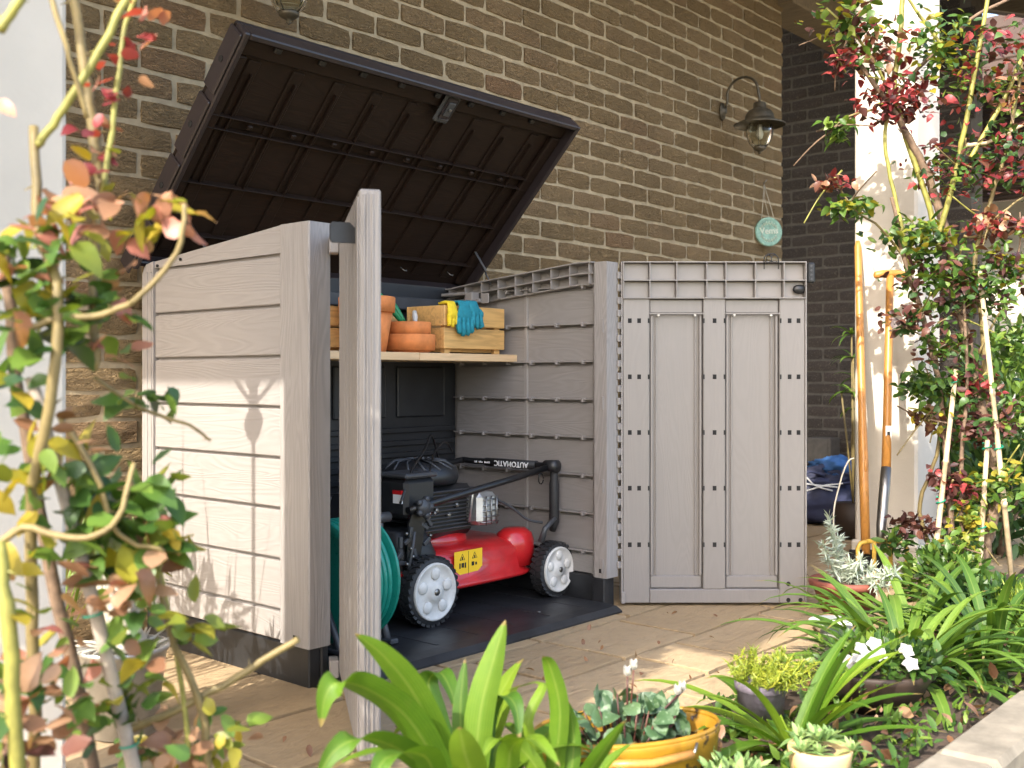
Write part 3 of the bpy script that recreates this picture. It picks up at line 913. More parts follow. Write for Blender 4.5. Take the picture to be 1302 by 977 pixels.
rdp('foot_pin', MB().bbox(-.004, .010, -.012, -.004, .012, .055, .002), M['taupe'])

# --- left door seen almost edge on. local: x hinge->free edge, outer face at y=0
ld = MB().bbox(.0, DW, .0, DT, .03, 1.236, .004).build('door', M['taupe_z'], shed, (.080, -.034, 0), R(-126.6))
def ldp(name, b, m=M['taupe_z']): return b.build(name, m, ld)
for x in (.02, .12, .24, .36, .48, .60):
    ldp('door_board', MB().bbox(x+.003, min(x+.115, DW-.003), -.004, -.0003, .05, 1.22, .0015))
for y in (.008, .0155, .026):
    ldp('edge_bead', MB().bbox(DW+.0004, DW+.004, y, y+.0045, .04, 1.226, .001))
for z in (1.19, .05):
    ldp('hinge_block', MB().bbox(-.022, .03, -.030, -.0045, z-.018, z+.030, .003), M['taupe'])
    ldp('hinge_pin', MB().bbox(-.05, -.0225, -.026, -.008, z-.008, z+.018, .003), M['taupe'])
hk = ldp('hinge_plate', MB().prism([(0,-.022), (.050,-.022), (.055,-.016), (.055,.016), (.050,.022), (.012,.022), (0,.010)], 'y', 0, .008, Matrix.Translation((.605, -.0045, 1.150)) @ Matrix.Rotation(R(-80), 4, 'Z')), M['black_plastic'])
MB().lathe([(.007, 0), (.007, .004)], 12, Matrix.Translation((.606, -.036, 1.150)) @ Matrix.Rotation(R(-80), 4, 'Z') @ Matrix.Rotation(R(90), 4, 'X')).build('screw', M['steel'], hk)

# ================================================================ LAWN MOWER
mw = thing('lawn_mower', 'red lawn mower with white wheels and folded black handle inside the shed', 'lawn mower', (2.49, 2.53, .028))
def rotY(p): return Matrix.Translation(p) @ Matrix.Rotation(R(90), 4, 'X')     # lathe axis -> -y
def wheel(x, y, r, side):
    T = rotY((x, y, r))
    prof = [(r*.79, -.026), (r*.93, -.028), (r*.985, -.018), (r*.985, .018), (r*.93, .028), (r*.79, .026)]
    b = MB().lathe(prof, 36, T)
    n = 30
    for k in range(n):
        a = 2*math.pi*k/n
        for s in (-1, 1):
            aa = a + (math.pi/n if s > 0 else 0)
            Q = T @ Matrix.Rotation(aa, 4, 'Z') @ Matrix.Translation((r*.975, 0, s*.0135)) @ Matrix.Rotation(s*.35, 4, 'X')
            b.box(-.004, r*.045, -.0068, .0068, -.0125, .0125, Q)
    ty = b.build('wheel', M['dark_rubber'], mw)
    s = 1 if side < 0 else -1
    b = MB().lathe([(r*.84, s*.020), (r*.83, s*.034), (r*.78, s*.036), (r*.74, s*.030), (r*.30, s*.0285), (r*.27, s*.036), (r*.12, s*.038), (.0001, s*.038)], 36, T)
    rim = b.build('rim', M['white_plastic'], ty)
    for k in range(5):
        b = MB(); Q = T @ Matrix.Rotation(2*math.pi*k/5+.3, 4, 'Z') @ Matrix.Translation((r*.52, 0, s*.0285))
        b.lathe([(r*.19, 0), (r*.17, s*.005), (r*.11, s*.008), (.0001, s*.009)], 16, Q).build('rim_lobe', M['white_plastic'], ty)
    MB().lathe([(r*.10, s*.0385), (r*.10, s*.041), (.0001, s*.041)], 12, T).build('hub', M['steel'], ty)
wheel(0, 0, .113, -1); wheel(.645, 0, .100, -1)
wheel(0, .47, .113, 1); wheel(.625, .47, .100, 1)
def superloop(cx, cy, hx, hy, z, n=40, e=0.38):
    out = []
    for k in range(n):
        a = 2*math.pi*k/n
        c, s = math.cos(a), math.sin(a)
        out.append((cx + hx*math.copysign(abs(c)**e, c), cy + hy*math.copysign(abs(s)**e, s), z))
    return out
def loft(loops, M_=None):
    b = MB(); n = len(loops[0]); vs = [p for L in loops for p in L]; fs = []
    for i in range(len(loops)-1):
        for k in range(n):
            fs.append((i*n+k, i*n+(k+1) % n, (i+1)*n+(k+1) % n, (i+1)*n+k))
    fs.append(tuple(range(n))[::-1]); fs.append(tuple((len(loops)-1)*n+k for k in range(n)))
    return b.add(vs, fs, True, M_)
deck = loft([superloop(.315, .245, .292, .212, .088), superloop(.315, .245, .302, .218, .094), superloop(.315, .245, .302, .218, .102), superloop(.315, .245, .288, .206, .110),
             superloop(.315, .245, .283, .199, .155), superloop(.315, .245, .278, .194, .190), superloop(.315, .245, .262, .180, .212), superloop(.315, .245, .225, .150, .224), superloop(.315, .245, .17, .11, .229)])
deck = deck.build('deck', M['red_paint'], mw)
MB().lathe([(.0001, .075), (.045, .072), (.072, .054), (.082, .025), (.085, -.06)], 28, Matrix.Translation((.548, .105, .180)), sx=1.0, sy=.8).build('front_fender', M['red_paint'], deck)
MB().lathe([(.0001, .03), (.10, .028), (.125, .012), (.13, -.02)], 32, Matrix.Translation((.26, .25, .235))).build('engine_mount', M['red_paint'], deck)
loft([superloop(.02, .245, .10, .19, .10, 32), superloop(.02, .245, .10, .19, .22, 32), superloop(.0, .245, .08, .17, .30, 32)]).build('rear_housing', M['black_plastic'], mw)
# warning sticker
SY = .0445
sk = MB().prism([(-.070, .050), (.070, .050), (.070, -.012), (0, -.060), (-.070, -.012)], 'y', SY-.0012, SY, Matrix.Translation((.235, 0, .163))).build('warning_sticker', M['yellow_print'], deck)
def tri(cx, cz, s):
    b = MB(); P = [(cx-s, cz-s*.7), (cx+s, cz-s*.7), (cx, cz+s)]
    b.tube([(p[0], SY-.0018, p[1]) for p in P + [P[0]]], .0011, 4); return b
for cx in (.204, .266): tri(cx, .191, .012).build('warning_triangle', M['black_print'], sk)
for (x, z, w, h) in ((.192,.163,.003,.009), (.206,.164,.006,.008), (.219,.163,.003,.009), (.257,.164,.006,.007), (.273,.163,.004,.005), (.204,.188,.003,.005), (.266,.187,.003,.005), (.235,.168,.0006,.042)):
    MB().box(x-w, x+w, SY-.0022, SY-.0013, z-h, z+h).build('pictogram', M['black_print'], sk)
# engine
eng = MB().bbox(.10, .36, .13, .37, .25, .43, .02).build('engine', M['black_metal'], mw)
for k in range(11):
    MB().bbox(.085, .375, .118, .38, .28+k*.013, .285+k*.013, .002).build('cooling_fin', M['grey_plastic'], eng)
MB().lathe([(.13, 0), (.14, .02), (.135, .05), (.10, .072), (.05, .08), (.0001, .082)], 30, Matrix.Translation((.20, .25, .435))).build('shroud', M['black_plastic'], eng)
b = MB()
for k in range(14):
    a = 2*math.pi*k/14
    b.tube([(.20+.04*math.cos(a), .25+.04*math.sin(a), .520), (.20+.09*math.cos(a+.3), .25+.09*math.sin(a+.3), .514), (.20+.13*math.cos(a+.5), .25+.13*math.sin(a+.5), .488)], .0045, 5)
b.build('starter_grille', M['grey_plastic'], eng)
MB().bbox(-.045, .095, .06, .20, .345, .475, .014).build('air_filter', M['black_plastic'], eng)
MB().bbox(-.05, .10, .055, .205, .476, .492, .006).build('filter_cover', M['grey_plastic'], eng)
MB().lathe([(.035, 0), (.038, .01), (.038, .05), (.03, .06)], 20, Matrix.Translation((.33, .33, .45))).build('fuel_cap', M['black_plastic'], eng)
mf = MB().bbox(.315, .415, .065, .145, .285, .400, .016).build('muffler', M['zinc'], eng)
b = MB()
for k in range(5):
    z = .295 + k*.02
    b.tube([(.325, .09, z), (.335, .062, z), (.41, .062, z), (.424, .09, z)], .0035, 6)
for x in (.345, .372, .40): b.tube([(x, .060, .285), (x, .060, .388)], .0032, 6)
b.build('muffler_guard', M['steel'], mf)
MB().tube([(.30, .10, .30), (.30, .085, .40), (.33, .08, .42)], .006, 6).build('pipe', M['zinc'], eng)
for (x, z) in ((.12, .33), (.16, .35), (.22, .33), (.26, .36), (.08, .31)):
    MB().lathe([(.009, 0), (.009, .008), (.004, .010)], 8, rotY((x, .128, z))).build('bolt', M['steel'], eng)
MB().box(-.052, -.0455, .075, .115, .395, .43).build('filter_label', M['white_print'], eng)
MB().box(-.0535, -.0456, .074, .116, .425, .438).build('filter_label', M['red_paint'], eng)
# handle folded forward
hd = MB().tube([(-.05, .045, .375), (.06, .040, .392), (.40, .034, .437), (.655, .03, .473)], .0125, 10).build('handle', M['black_metal'], mw)
MB().tube(smooth_path([(.650, .03, .473), (.668, .04, .476), (.672, .10, .476), (.672, .42, .476), (.66, .50, .474), (.40, .49, .437), (-.05, .47, .375)], 5), .0125, 10).build('handle_bar', M['black_metal'], hd)
MB().tube([(.672, .10, .476), (.672, .36, .476)], .0165, 12).build('grip', M['dark_rubber'], hd)
MB().lathe([(.0001, -.03), (.022, -.028), (.024, .028), (.0001, .03)], 14, Matrix.Translation((.662, .02, .478)) @ Matrix.Rotation(R(90), 4, 'X')).build('joint', M['black_plastic'], hd)
MB().tube([(.668, .012, .475), (.668, .012, .43), (.668, .012, .41), (.668, .012, .27), (.668, .02, .235)], [.015, .015, .019, .019, .012], 12).build('grip', M['dark_rubber'], hd)
text_part('AUTOMATIC', .030, M['white_print'], hd, Matrix.Translation((.654, .215, .476)) @ Matrix(((0,0,-1,0),(1,0,0,0),(0,-1,0,0),(0,0,0,1))), bold=.0004)
b = MB()
for k in range(11):
    if k not in (4, 8): b.box(.6530, .6538, .325 + k*.0075, .3300 + k*.0075, .4725, .4800 - (k % 3)*.001)
tag(b.build('small_print', M['white_print'], hd), kind='stuff')
MB().lathe([(.0001, -.012), (.026, -.010), (.030, 0), (.026, .010), (.0001, .012)], 12, rotY((.0, .022, .383))).build('pivot_knob', M['grey_plastic'], hd)
for k in range(5):
    a = 2*math.pi*k/5
    MB().lathe([(.0001, -.009), (.010, -.008), (.011, .008), (.0001, .009)], 8, rotY((.028*math.cos(a), .020, .383+.028*math.sin(a)))).build('knob_lobe', M['grey_plastic'], hd)
for y in (.045, .455):
    MB().prism([(-.07, .10), (-.02, .10), (.03, .36), (.02, .40), (-.02, .40), (-.05, .33)], 'y', y-.004, y+.004).build('handle_bracket', M['black_metal'], mw)
MB().tube([(-.09, .02, .13), (-.06, .015, .25), (-.05, .015, .31)], .006, 6).build('height_lever', M['grey_plastic'], mw)
MB().tube([(.60, .02, .20), (.615, .012, .25), (.66, .0, .285)], [.013, .011, .008], 8).build('height_lever', M['grey_plastic'], mw)
MB().tube(smooth_path([(-.07, .06, .40), (.02, .10, .50), (.20, .22, .56), (.36, .36, .59), (.44, .42, .57), (.50, .45, .48)], 5), .0042, 6).build('cable', M['black_metal'], hd)
MB().tube(smooth_path([(.12, .12, .48), (.25, .22, .545), (.38, .30, .57), (.45, .33, .53)], 5), .0035, 6).build('cable', M['black_metal'], hd)
MB().tube(smooth_path([(.42, .08, .37), (.50, .07, .33), (.56, .05, .285), (.62, .03, .27)], 5), .005, 6).build('cable', M['grey_plastic'], hd)
MB().tube([(.60 + .014*math.cos(a*.6), .02, .435 + .02*math.sin(a*.6)) for a in range(11)], .0025, 5).build('cable_loop', M['black_metal'], hd)
rr = random.Random(4)
for k in range(16):
    b = MB(); x = rr.uniform(-.10, .05); z = rr.uniform(.14, .36); y = rr.uniform(.03, .05)
    Q = Matrix.Translation((x, y, z)) @ Matrix.Rotation(rr.uniform(0, 3), 4, 'Y')
    b.bbox(-.018, .018, -.006, .006, -.007, .007, .002, Q).build('linkage', M['grey_plastic'], mw)
for k in range(8):
    x = rr.uniform(-.09, .06); z = rr.uniform(.16, .37)
    MB().lathe([(.0055, 0), (.0055, .008), (.002, .010)], 6, rotY((x, .022, z))).build('bolt', M['steel'], mw)
MB().bbox(-.11, -.02, .03, .12, .15, .175, .006).build('rear_flap', M['red_paint'], mw)

# ================================================================ HOSE REEL
hr = thing('hose_reel', 'teal garden hose wound on a dark reel behind the left shed door', 'hose reel', (2.150, 2.575, .028))
b = MB()
for lay, rad in enumerate((.172, .156, .140)):
    for k in range(7 - lay % 2):
        x = -.058 + k*.0185 + (lay % 2)*.009
        b.tube([(x + .003*math.sin(t*.3), rad*math.cos(2*math.pi*t/40), .20 + rad*math.sin(2*math.pi*t/40)) for t in range(41)], .0085, 8, False)
b.build('hose', M['teal_hose'], hr)
TX = Matrix.Translation((0, 0, .20)) @ Matrix.Rotation(R(90), 4, 'Y')
for s in (-1, 1):
    MB().lathe([(.03, s*.072), (.185, s*.072), (.19, s*.078), (.185, s*.084), (.16, s*.080), (.15, s*.074), (.03, s*.076)], 40, TX).build('flange', M['teal_hose'], hr)
    MB().tube([(s*.095, -.12, .0), (s*.095, -.10, .05), (s*.095, 0, .22)], .011, 8).build('leg', M['grey_plastic'], hr)
    MB().tube([(s*.095, .12, .0), (s*.095, .10, .05), (s*.095, 0, .22)], .011, 8).build('leg', M['grey_plastic'], hr)
    MB().bbox(s*.095-.016, s*.095+.016, -.15, .15, 0, .016, .004).build('foot', M['grey_plastic'], hr)
MB().lathe([(.028, -.11), (.028, .11)], 16, TX).build('axle', M['grey_plastic'], hr)
MB().tube([(.10, 0, .20), (.115, -.05, .30), (.115, -.06, .36)], .010, 8).build('crank', M['grey_plastic'], hr)
MB().tube([(.06, -.06, .375), (.15, -.06, .375)], .016, 12).build('crank_grip', M['grey_plastic'], hr)

# ================================================================ SHELF AND WHAT IS ON IT
sh = thing('shelf_board', 'pale pine shelf board across the back of the open shed', 'shelf', (1.86, 2.77, .898))
MB().bbox(0, .82, 0, .335, 0, .028, .002).build('board', M['pale_pine'], sh)
MB().bbox(.8215, 1.352, 0, .335, 0, .028, .002).build('board', M['pale_pine'], sh)
ST = .9265
def flower_pot(loc, r, h, label, rimh=.03, tilt=0):
    t = thing('plant_pot', label, 'plant pot', loc, group='terracotta pots on the shelf')
    MB().lathe([(.0001, .004), (r*.62, .004), (r*.62, 0), (r*.68, 0), (r*.92, h-rimh), (r*.92, h-rimh), (r, h-rimh), (r*1.02, h-.004), (r*.98, h), (r*.90, h), (r*.88, h-.02), (r*.64, .012), (.0001, .012)], 36).build('body', M['terracotta'], t)
    return t
flower_pot((2.540, 2.89, ST), .098, .195, 'tall orange terracotta pot on the shelf, partly behind the open left door', .055)
flower_pot((2.738, 2.880, ST), .092, .068, 'low orange terracotta pot under another one, on the shelf', .058)
flower_pot((2.735, 2.882, ST+.043), .080, .070, 'low orange terracotta pot holding green-handled tools, nested in another pot', .05)
# hand tools with green handles standing in the pot
for k, (dx, dy, lean, az, lab) in enumerate(((.0, .0, .75, 2.9, 'green-handled hand tool lying longest out of the shelf pot'), (.015, .01, .55, 2.5, 'green-handled hand tool in the shelf pot with a pale ferrule'), (.03, -.01, .6, .9, 'silver-necked hand tool leaning right in the shelf pot'))):
    t = thing('hand_tool', lab, 'hand tool', (2.728+dx, 2.880+dy, ST+.085), group='hand tools in the shelf pot')
    dirv = Vector((math.cos(az)*math.sin(lean), math.sin(az)*math.sin(lean), math.cos(lean)))
    hl = (.17, .13, .085)[k]
    MB().tube([(0,0,0), dirv*.035], .0045, 8).build('neck', M['steel'], t)
    MB().tube([dirv*.033, dirv*.05, dirv*(hl*.7), dirv*hl], [.007, .0095, .011, .008], 10).build('handle', M['green_plastic'] if k < 2 else M['white_plastic'], t)
def crate(loc, w, d, label, slats=2, h=.178):
    t = thing('wooden_crate', label, 'crate', loc, group='pine crates on the shelf')
    g = .008
    sh_ = (h - .018 - g*(slats-1))/slats
    for k in range(slats):
        z = .018 + k*(sh_+g)
        MB().bbox(0, w, 0, .012, z, z+sh_, .002).build('slat', M['pine'], t)
        MB().bbox(0, w, d-.012, d, z, z+sh_, .002).build('slat', M['pine'], t)
        MB().bbox(.001, .013, .0125, d-.0125, z, z+sh_, .002).build('slat', M['pine'], t)
        MB().bbox(w-.013, w-.001, .0125, d-.0125, z, z+sh_, .002).build('slat', M['pine'], t)
    for x in (.014, w-.044):
        for y in (.0128, d-.0328):
            MB().bbox(x, x+.030, y, y+.02, 0, h-.004, .002).build('post', M['pine'], t)
    MB().bbox(.015, w-.015, .034, d-.034, .006, .018, .001).build('bottom', M['pine'], t)
    return t
crate((2.835, 2.80, ST), .335, .20, 'pine crate at the right end of the shelf, gloves over its front')
crate((2.14, 3.005, ST), .66, .10, 'long pine crate behind the terracotta pots on the shelf', 2, .165)
# gloves over the crate front
def glove(loc, m, label, w, L, fingers, fl, tilt=0.0, seed=0):
    t = thing('garden_glove', label, 'glove', loc, group='gardening gloves over the crate')
    r = random.Random(seed)
    b = MB(); n = 8; vs = []; fs = []
    prof = [(-.035, .012, .7), (-.012, .014, .75), (.0, .006, .8), (.004, -.008, .85), (-.004, -.012, .9), (-.03, -.012, 1.0), (-.06, -.011, 1.02), (-L, -.011, 1.0)]
    # cuff lies over the crate edge, palm hangs down the front
    pathp = [Vector((0, .045, .004)), Vector((0, .02, .008)), Vector((0, -.002, .006)), Vector((0, -.008, -.012)), Vector((tilt*.25, -.009, -L*.3)), Vector((tilt*.5, -.011, -L*.6)), Vector((tilt, -.010, -L))]
    ws = [.8, .82, .85, .88, .95, 1.02, .95]
    for i, p in enumerate(pathp):
        for k in range(10):
            a = 2*math.pi*k/10
            tn = (pathp[min(i+1, 6)] - pathp[max(i-1, 0)]).normalized(); nn = Vector((1,0,0)).cross(tn).normalized()
            vs.append(p + Vector((1,0,0))*math.cos(a)*w/2*ws[i] + nn*math.sin(a)*.008 + Vector((0, r.uniform(-.002,.001), 0)))
    for i in range(6):
        for k in range(10): fs.append((i*10+k, i*10+(k+1) % 10, (i+1)*10+(k+1) % 10, (i+1)*10+k))
    fs.append(tuple(range(10))[::-1]); fs.append(tuple(60+k for k in range(10)))
    b.add(vs, fs, True)
    for k in range(fingers):
        x = tilt + (-.5 + (k+.5)/fingers)*w*.98
        ll = fl*(1 - .18*abs(k-1.3))
        b.tube([(x, -.009, -L+.02), (x*1.05, -.012, -L-ll*.4), (x*1.12 + r.uniform(-.006,.006), -.014, -L-ll*.8), (x*1.15 + r.uniform(-.008,.008), -.012, -L-ll)], [w/fingers*.5, w/fingers*.52, w/fingers*.48, w/fingers*.28], 8)
    b.tube([(w*.45, -.010, -L*.45), (w*.62, -.013, -L*.7), (w*.66, -.014, -L*.95)], [.008, .009, .006], 8)
    b.build('glove_body', m, t)
    return t
glove((2.868, 2.800, ST+.181), M['glove_yellow'], 'yellow glove peeping from behind the teal glove on the crate', .052, .055, 3, .030, 0, 1)
glove((2.935, 2.793, ST+.185), M['glove_teal'], 'teal knitted gardening glove draped over the front of the pine crate', .088, .072, 4, .052, -.008, 2)
glove((2.975, 2.790, ST+.187), M['glove_teal'], 'rumpled teal glove half lying on top of the other teal glove', .060, .050, 3, .045, .012, 3)

# ================================================================ WALL LAMPS
def wall_lamp(x, z, label):
    t = thing('wall_lamp', label, 'wall lamp', (x, 3.245, z), group='lantern lamps on the brick wall')
    MB().lathe([(.0001, .030), (.012, .030), (.018, .014), (.036, .010), (.040, 0)], 20, Matrix.Translation((0, 0, 0)) @ Matrix.Rotation(R(90), 4, 'X'), sx=.8, sy=1.35).build('wall_plate', M['lamp_metal'], t)
    pts = [(0, -.02, 0), (0, -.035, .05)] + [(0, -.135 + .10*math.cos(a), .085 + .092*math.sin(a)) for a in [math.pi*(0.02 + .96*k/12) for k in range(13)]] + [(0, -.243, .045), (0, -.245, .005)]
    MB().tube(pts, .0075, 8).build('gooseneck', M['lamp_metal'], t)
    T = Matrix.Translation((0, -.245, -.115))
    MB().lathe([(.145, -.004), (.147, .002), (.092, .026), (.084, .036), (.080, .056), (.066, .078), (.044, .090), (.036, .094), (.036, .122), (.030, .128), (.0001, .128)], 32, T, cap=False).build('shade', M['lamp_metal'], t)
    MB().lathe([(.066, .004), (.074, -.03), (.070, -.065), (.054, -.105), (.034, -.128), (.030, -.128), (.050, -.104), (.066, -.065), (.070, -.03), (.062, .004)], 24, T, cap=False).build('glass', M['glass'], t)
    MB().lathe([(.030, -.126), (.036, -.130), (.034, -.140), (.018, -.150), (.007, -.156), (.010, -.163), (.0001, -.170)], 18, T).build('finial', M['lamp_metal'], t)
    MB().lathe([(.0001, -.085), (.014, -.08), (.022, -.055), (.014, -.025), (.012, .0)], 16, T).build('bulb', M['white_plastic'], t)
    b = MB()
    for k in range(4):
        a = math.pi/2*k + .4
        b.tube([(.069*math.cos(a), .069*math.sin(a), .002), (.077*math.cos(a), .077*math.sin(a), -.03), (.073*math.cos(a), .073*math.sin(a), -.065), (.056*math.cos(a), .056*math.sin(a), -.106), (.034*math.cos(a), .034*math.sin(a), -.13)], .0022, 5, M=T)
    b.build('cage', M['lamp_metal'], t)
wall_lamp(5.600, 2.395, 'gooseneck wall lantern high on the brick wall near its right end')
wall_lamp(2.285, 2.325, 'wall lantern above the raised lid, only its glass and tip showing')

# round hanging sign
sg = thing('hanging_sign', 'round verdigris relief sign hung by strings on the brick wall', 'sign', (6.085, 3.20, 1.735))
TS = frame((0, 0, 0), (.80, -.60, 0), (-.60, -.80, 0))
# local z of TS points at the viewer side
MB().lathe([(.0001, -.010), (.086, -.010), (.090, -.004), (.090, .004), (.084, .010), (.078, .007), (.0001, .007)], 36, TS).build('disc', M['verdigris'], sg)
M['sign_cream'] = plain('sign_relief_cream', (0.62, 0.66, 0.56), 0.6, 0.1)
def sign_text(s, size, y):
    text_part(s, size, M['sign_cream'], sg, TS @ Matrix.Translation((0, y, .0075)) @ Matrix.Rotation(.06, 4, 'Z'), extrude=.003, bold=.0008)
sign_text('Vems', .055, .004)
b = MB()
for k in range(7):
    a = math.pi*(.18 + .64*k/6)
    for s in (1, -1):
        c = (.055*math.cos(a), s*.055*math.sin(a))
        b.tube([(c[0]-.007, c[1]-.010, .008), (c[0], c[1]+.010, .010), (c[0]+.007, c[1]-.010, .008)], .0022, 5, M=TS)
b.build('relief', M['sign_cream'], sg)
nail = Vector((.03, .045, .30))
for xx in (-.045, .040):
    p = TS @ Vector((xx, .078, 0))
    MB().tube([p, nail], .0028, 5).build('string', M['string'], sg)
MB().tube([nail, nail + Vector((.01, .0, -.10)), TS @ Vector((.005, .085, 0))], .002, 5).build('string', M['string'], sg)
MB().tube([nail + Vector((0,.01,0)), nail + Vector((-.002, -.02, .03))], .003, 6).build('nail', M['steel'], sg)
# iron scroll hook over the right door
hk0 = thing('scroll_hook', 'small black iron scroll hook over the top edge of the right shed door', 'hook', (3.602, 1.886, 1.262))
TH = frame((0, 0, 0), (.657, -.754, 0), (-.754, -.657, 0)) @ Matrix.Rotation(0, 4, 'Z')
b = MB()
for s in (-1, 1):
    b.tube([TH @ Vector((s*(.012 + .013*math.cos(a)), .008 + .014*math.sin(a), .012)) for a in [k*.55 for k in range(11)]], .002, 5)
b.tube([TH @ Vector(p) for p in ((-.026, -.03, .012), (-.026, .012, .012), (-.012, .026, .012), (.012, .026, .012), (.026, .012, .012), (.026, -.03, .012))], .002, 5)
b.tube([TH @ Vector(p) for p in ((0, .026, .012), (0, .027, -.055), (0, -.01, -.058))], .002, 5)
b.build('scroll', M['black_metal'], hk0)

# ================================================================ GARDEN TOOLS AGAINST THE PILLAR
gfk = thing('garden_fork', 'garden fork with wooden T grip, steel socket and yellow head leaning on the pillar', 'garden fork', (0, 0, 0))
T0 = Vector((4.603, 1.842, 1.279)); S0 = Vector((4.337, 1.752, 0.459)); S1 = Vector((4.222, 1.731, 0.185))
rv = Vector((.657, -.754, 0))
MB().tube([T0, T0.lerp(S0, .3), T0.lerp(S0, .7), S0], [.016, .0165, .0175, .019], 12).build('shaft', M['handle_wood'], gfk)
MB().tube([T0 - rv*.070 + Vector((0,0,.0)), T0 - rv*.062, T0 - rv*.03 + Vector((0,0,.006)), T0 + rv*.03 + Vector((0,0,.006)), T0 + rv*.062, T0 + rv*.070], [.010, .0165, .0175, .0175, .0165, .010], 12).build('grip', M['handle_wood'], gfk)
MB().tube([S0 + (T0-S0).normalized()*.01, S0.lerp(S1, .3), S0.lerp(S1, .8), S1 + Vector((0,0,-.02))], [.0205, .0215, .020, .012], 12).build('socket', M['steel'], gfk)
p = S0.lerp(T0, .18); MB().bbox(-.012, .012, -.0195, -.018, -.032, .032, .0004, Matrix.Translation(p) @ Matrix.Rotation(R(-48.9), 4, 'Z')).build('sticker', M['white_print'], gfk)
p2 = p + Vector((0,0,-.006)); MB().box(-.006, .006, -.0205, -.0197, -.012, .014, Matrix.Translation(p2) @ Matrix.Rotation(R(-48.9), 4, 'Z')).build('sticker_print', M['black_print'], gfk)
M['yellow_steel'] = plain('worn_yellow_paint', (0.60, 0.38, 0.06), 0.5, 0.35, 30, 0.2)
HB = Vector((4.218, 1.720, 0.181))
b = MB()
fw = .098
dn = Vector((-.03, -.02, -1)).normalized()
for k in range(4):
    s = -1 + 2*k/3
    base_ = HB + rv*fw*s
    outer = abs(s) > .9
    pts = ([HB + rv*fw*s*.55 + Vector((0,0,.004)), HB + rv*fw*s*.88 + Vector((0,0,-.002)), base_ + dn*.025] if outer else [HB + rv*fw*s, base_ + dn*.02]) + [base_ + dn*.08, base_ + dn*.18, base_ + dn*.29]
    b2 = MB().tube(pts, [.0085]*(len(pts)-2) + [.0075, .003], 8); b2.build('tine', M['yellow_steel'], gfk)
MB().tube([HB - rv*fw*.6 + Vector((0,0,.004)), HB + Vector((0,0,.006)), HB + rv*fw*.6 + Vector((0,0,.004))], .0095, 8).build('head_bar', M['yellow_steel'], gfk)
pole = thing('tool_pole', 'long bare varnished wooden tool pole leaning left of the garden fork', 'garden tool', (0, 0, 0))
A = Vector((4.791, 2.068, 1.462)); Bq = Vector((4.408, 1.868, 0.094))
MB().tube([A, A.lerp(Bq, .02), A.lerp(Bq, .3), A.lerp(Bq, .6), A.lerp(Bq, .72), A.lerp(Bq, .76), Bq], [.010, .0155, .017, .018, .021, .020, .019], 12).build('shaft', M['handle_wood'], pole)
MB().bbox(-.07, .07, -.004, .004, -.24, .0, .003, Matrix.Translation(Bq + Vector((0, 0, .02))) @ Matrix.Rotation(R(-48.9), 4, 'Z')).build('blade', M['black_metal'], pole)
MB().tube([A.lerp(Bq, .70) + Vector((-.012,-.012,0)), A.lerp(Bq, .70) + Vector((-.022,-.02,-.04)), A.lerp(Bq, .75) + Vector((-.016,-.016,0))], [.004, .009, .004], 8).build('peg', M['handle_wood'], pole)

# ================================================================ BAG
bag = thing('duffel_bag', 'slumped navy bag with blue cloth and pale straps on the paving beside the door', 'bag', (5.86, 2.74, .003), R(-40))
def lump(rx, ry, rz, c, amp, seed, fr=6):
    b = MB(); prof = [(math.sin(math.pi*k/18), -math.cos(math.pi*k/18)) for k in range(19)]
    prof = [(max(r, .0001), z) for r, z in prof]
    b.lathe(prof, 36)
    out = []
    for x, y, z in b.v:
        s = 1 + amp*noise.noise(Vector((x*fr*.3+seed, y*fr*.3, z*fr*.5))) + amp*.5*noise.noise(Vector((x*fr+seed, y*fr, z*fr*.6)))
        zz = z*rz*s
        out.append((x*rx*s + c[0], y*ry*s + c[1], max(zz, -rz*.86) + c[2]))
    b.v = out
    return b
lump(.26, .17, .15, (0, 0, .13), .25, 1, 8).build('bag_body', M['navy_cloth'], bag)
lump(.20, .14, .075, (.02, 0, .265), .4, 5, 9).build('bag_top', M['navy_cloth'], bag)
lump(.13, .10, .055, (.06, -.03, .325), .4, 9, 9).build('blue_cloth', M['blue_cloth'], bag)
b = MB()
rr = random.Random(8)
b.tube(smooth_path([(-.26, -.10, .12), (-.20, -.14, .22), (-.10, -.16, .25), (.05, -.165, .24), (.18, -.15, .26), (.24, -.10, .30)], 5), .007, 6)
b.tube(smooth_path([(-.22, -.12, .05), (-.21, -.15, .18), (-.16, -.14, .30), (-.05, -.13, .28)], 5), .008, 6)
b.build('strap', M['navy_cloth'], bag)
for k in range(3):
    MB().tube(smooth_path([(-.24+k*.02, -.13, .26-k*.03), (-.18, -.16, .28-k*.04), (-.12+k*.03, -.165, .23), (-.02+k*.03, -.17, .20+k*.02)], 5), .0045, 6).build('pale_strap', M['white_paint'], bag)
ub = thing('meter_box', 'small grey box low on the dark brick wall', 'box', (7.62, 3.50, .18))
MB().bbox(0, .17, 0, .20, 0, .20, .008).build('case', M['dark_mortar'], ub)
MB().bbox(-.006, -.0005, .02, .18, .02, .18, .002).build('door', M['dark_mortar'], ub)

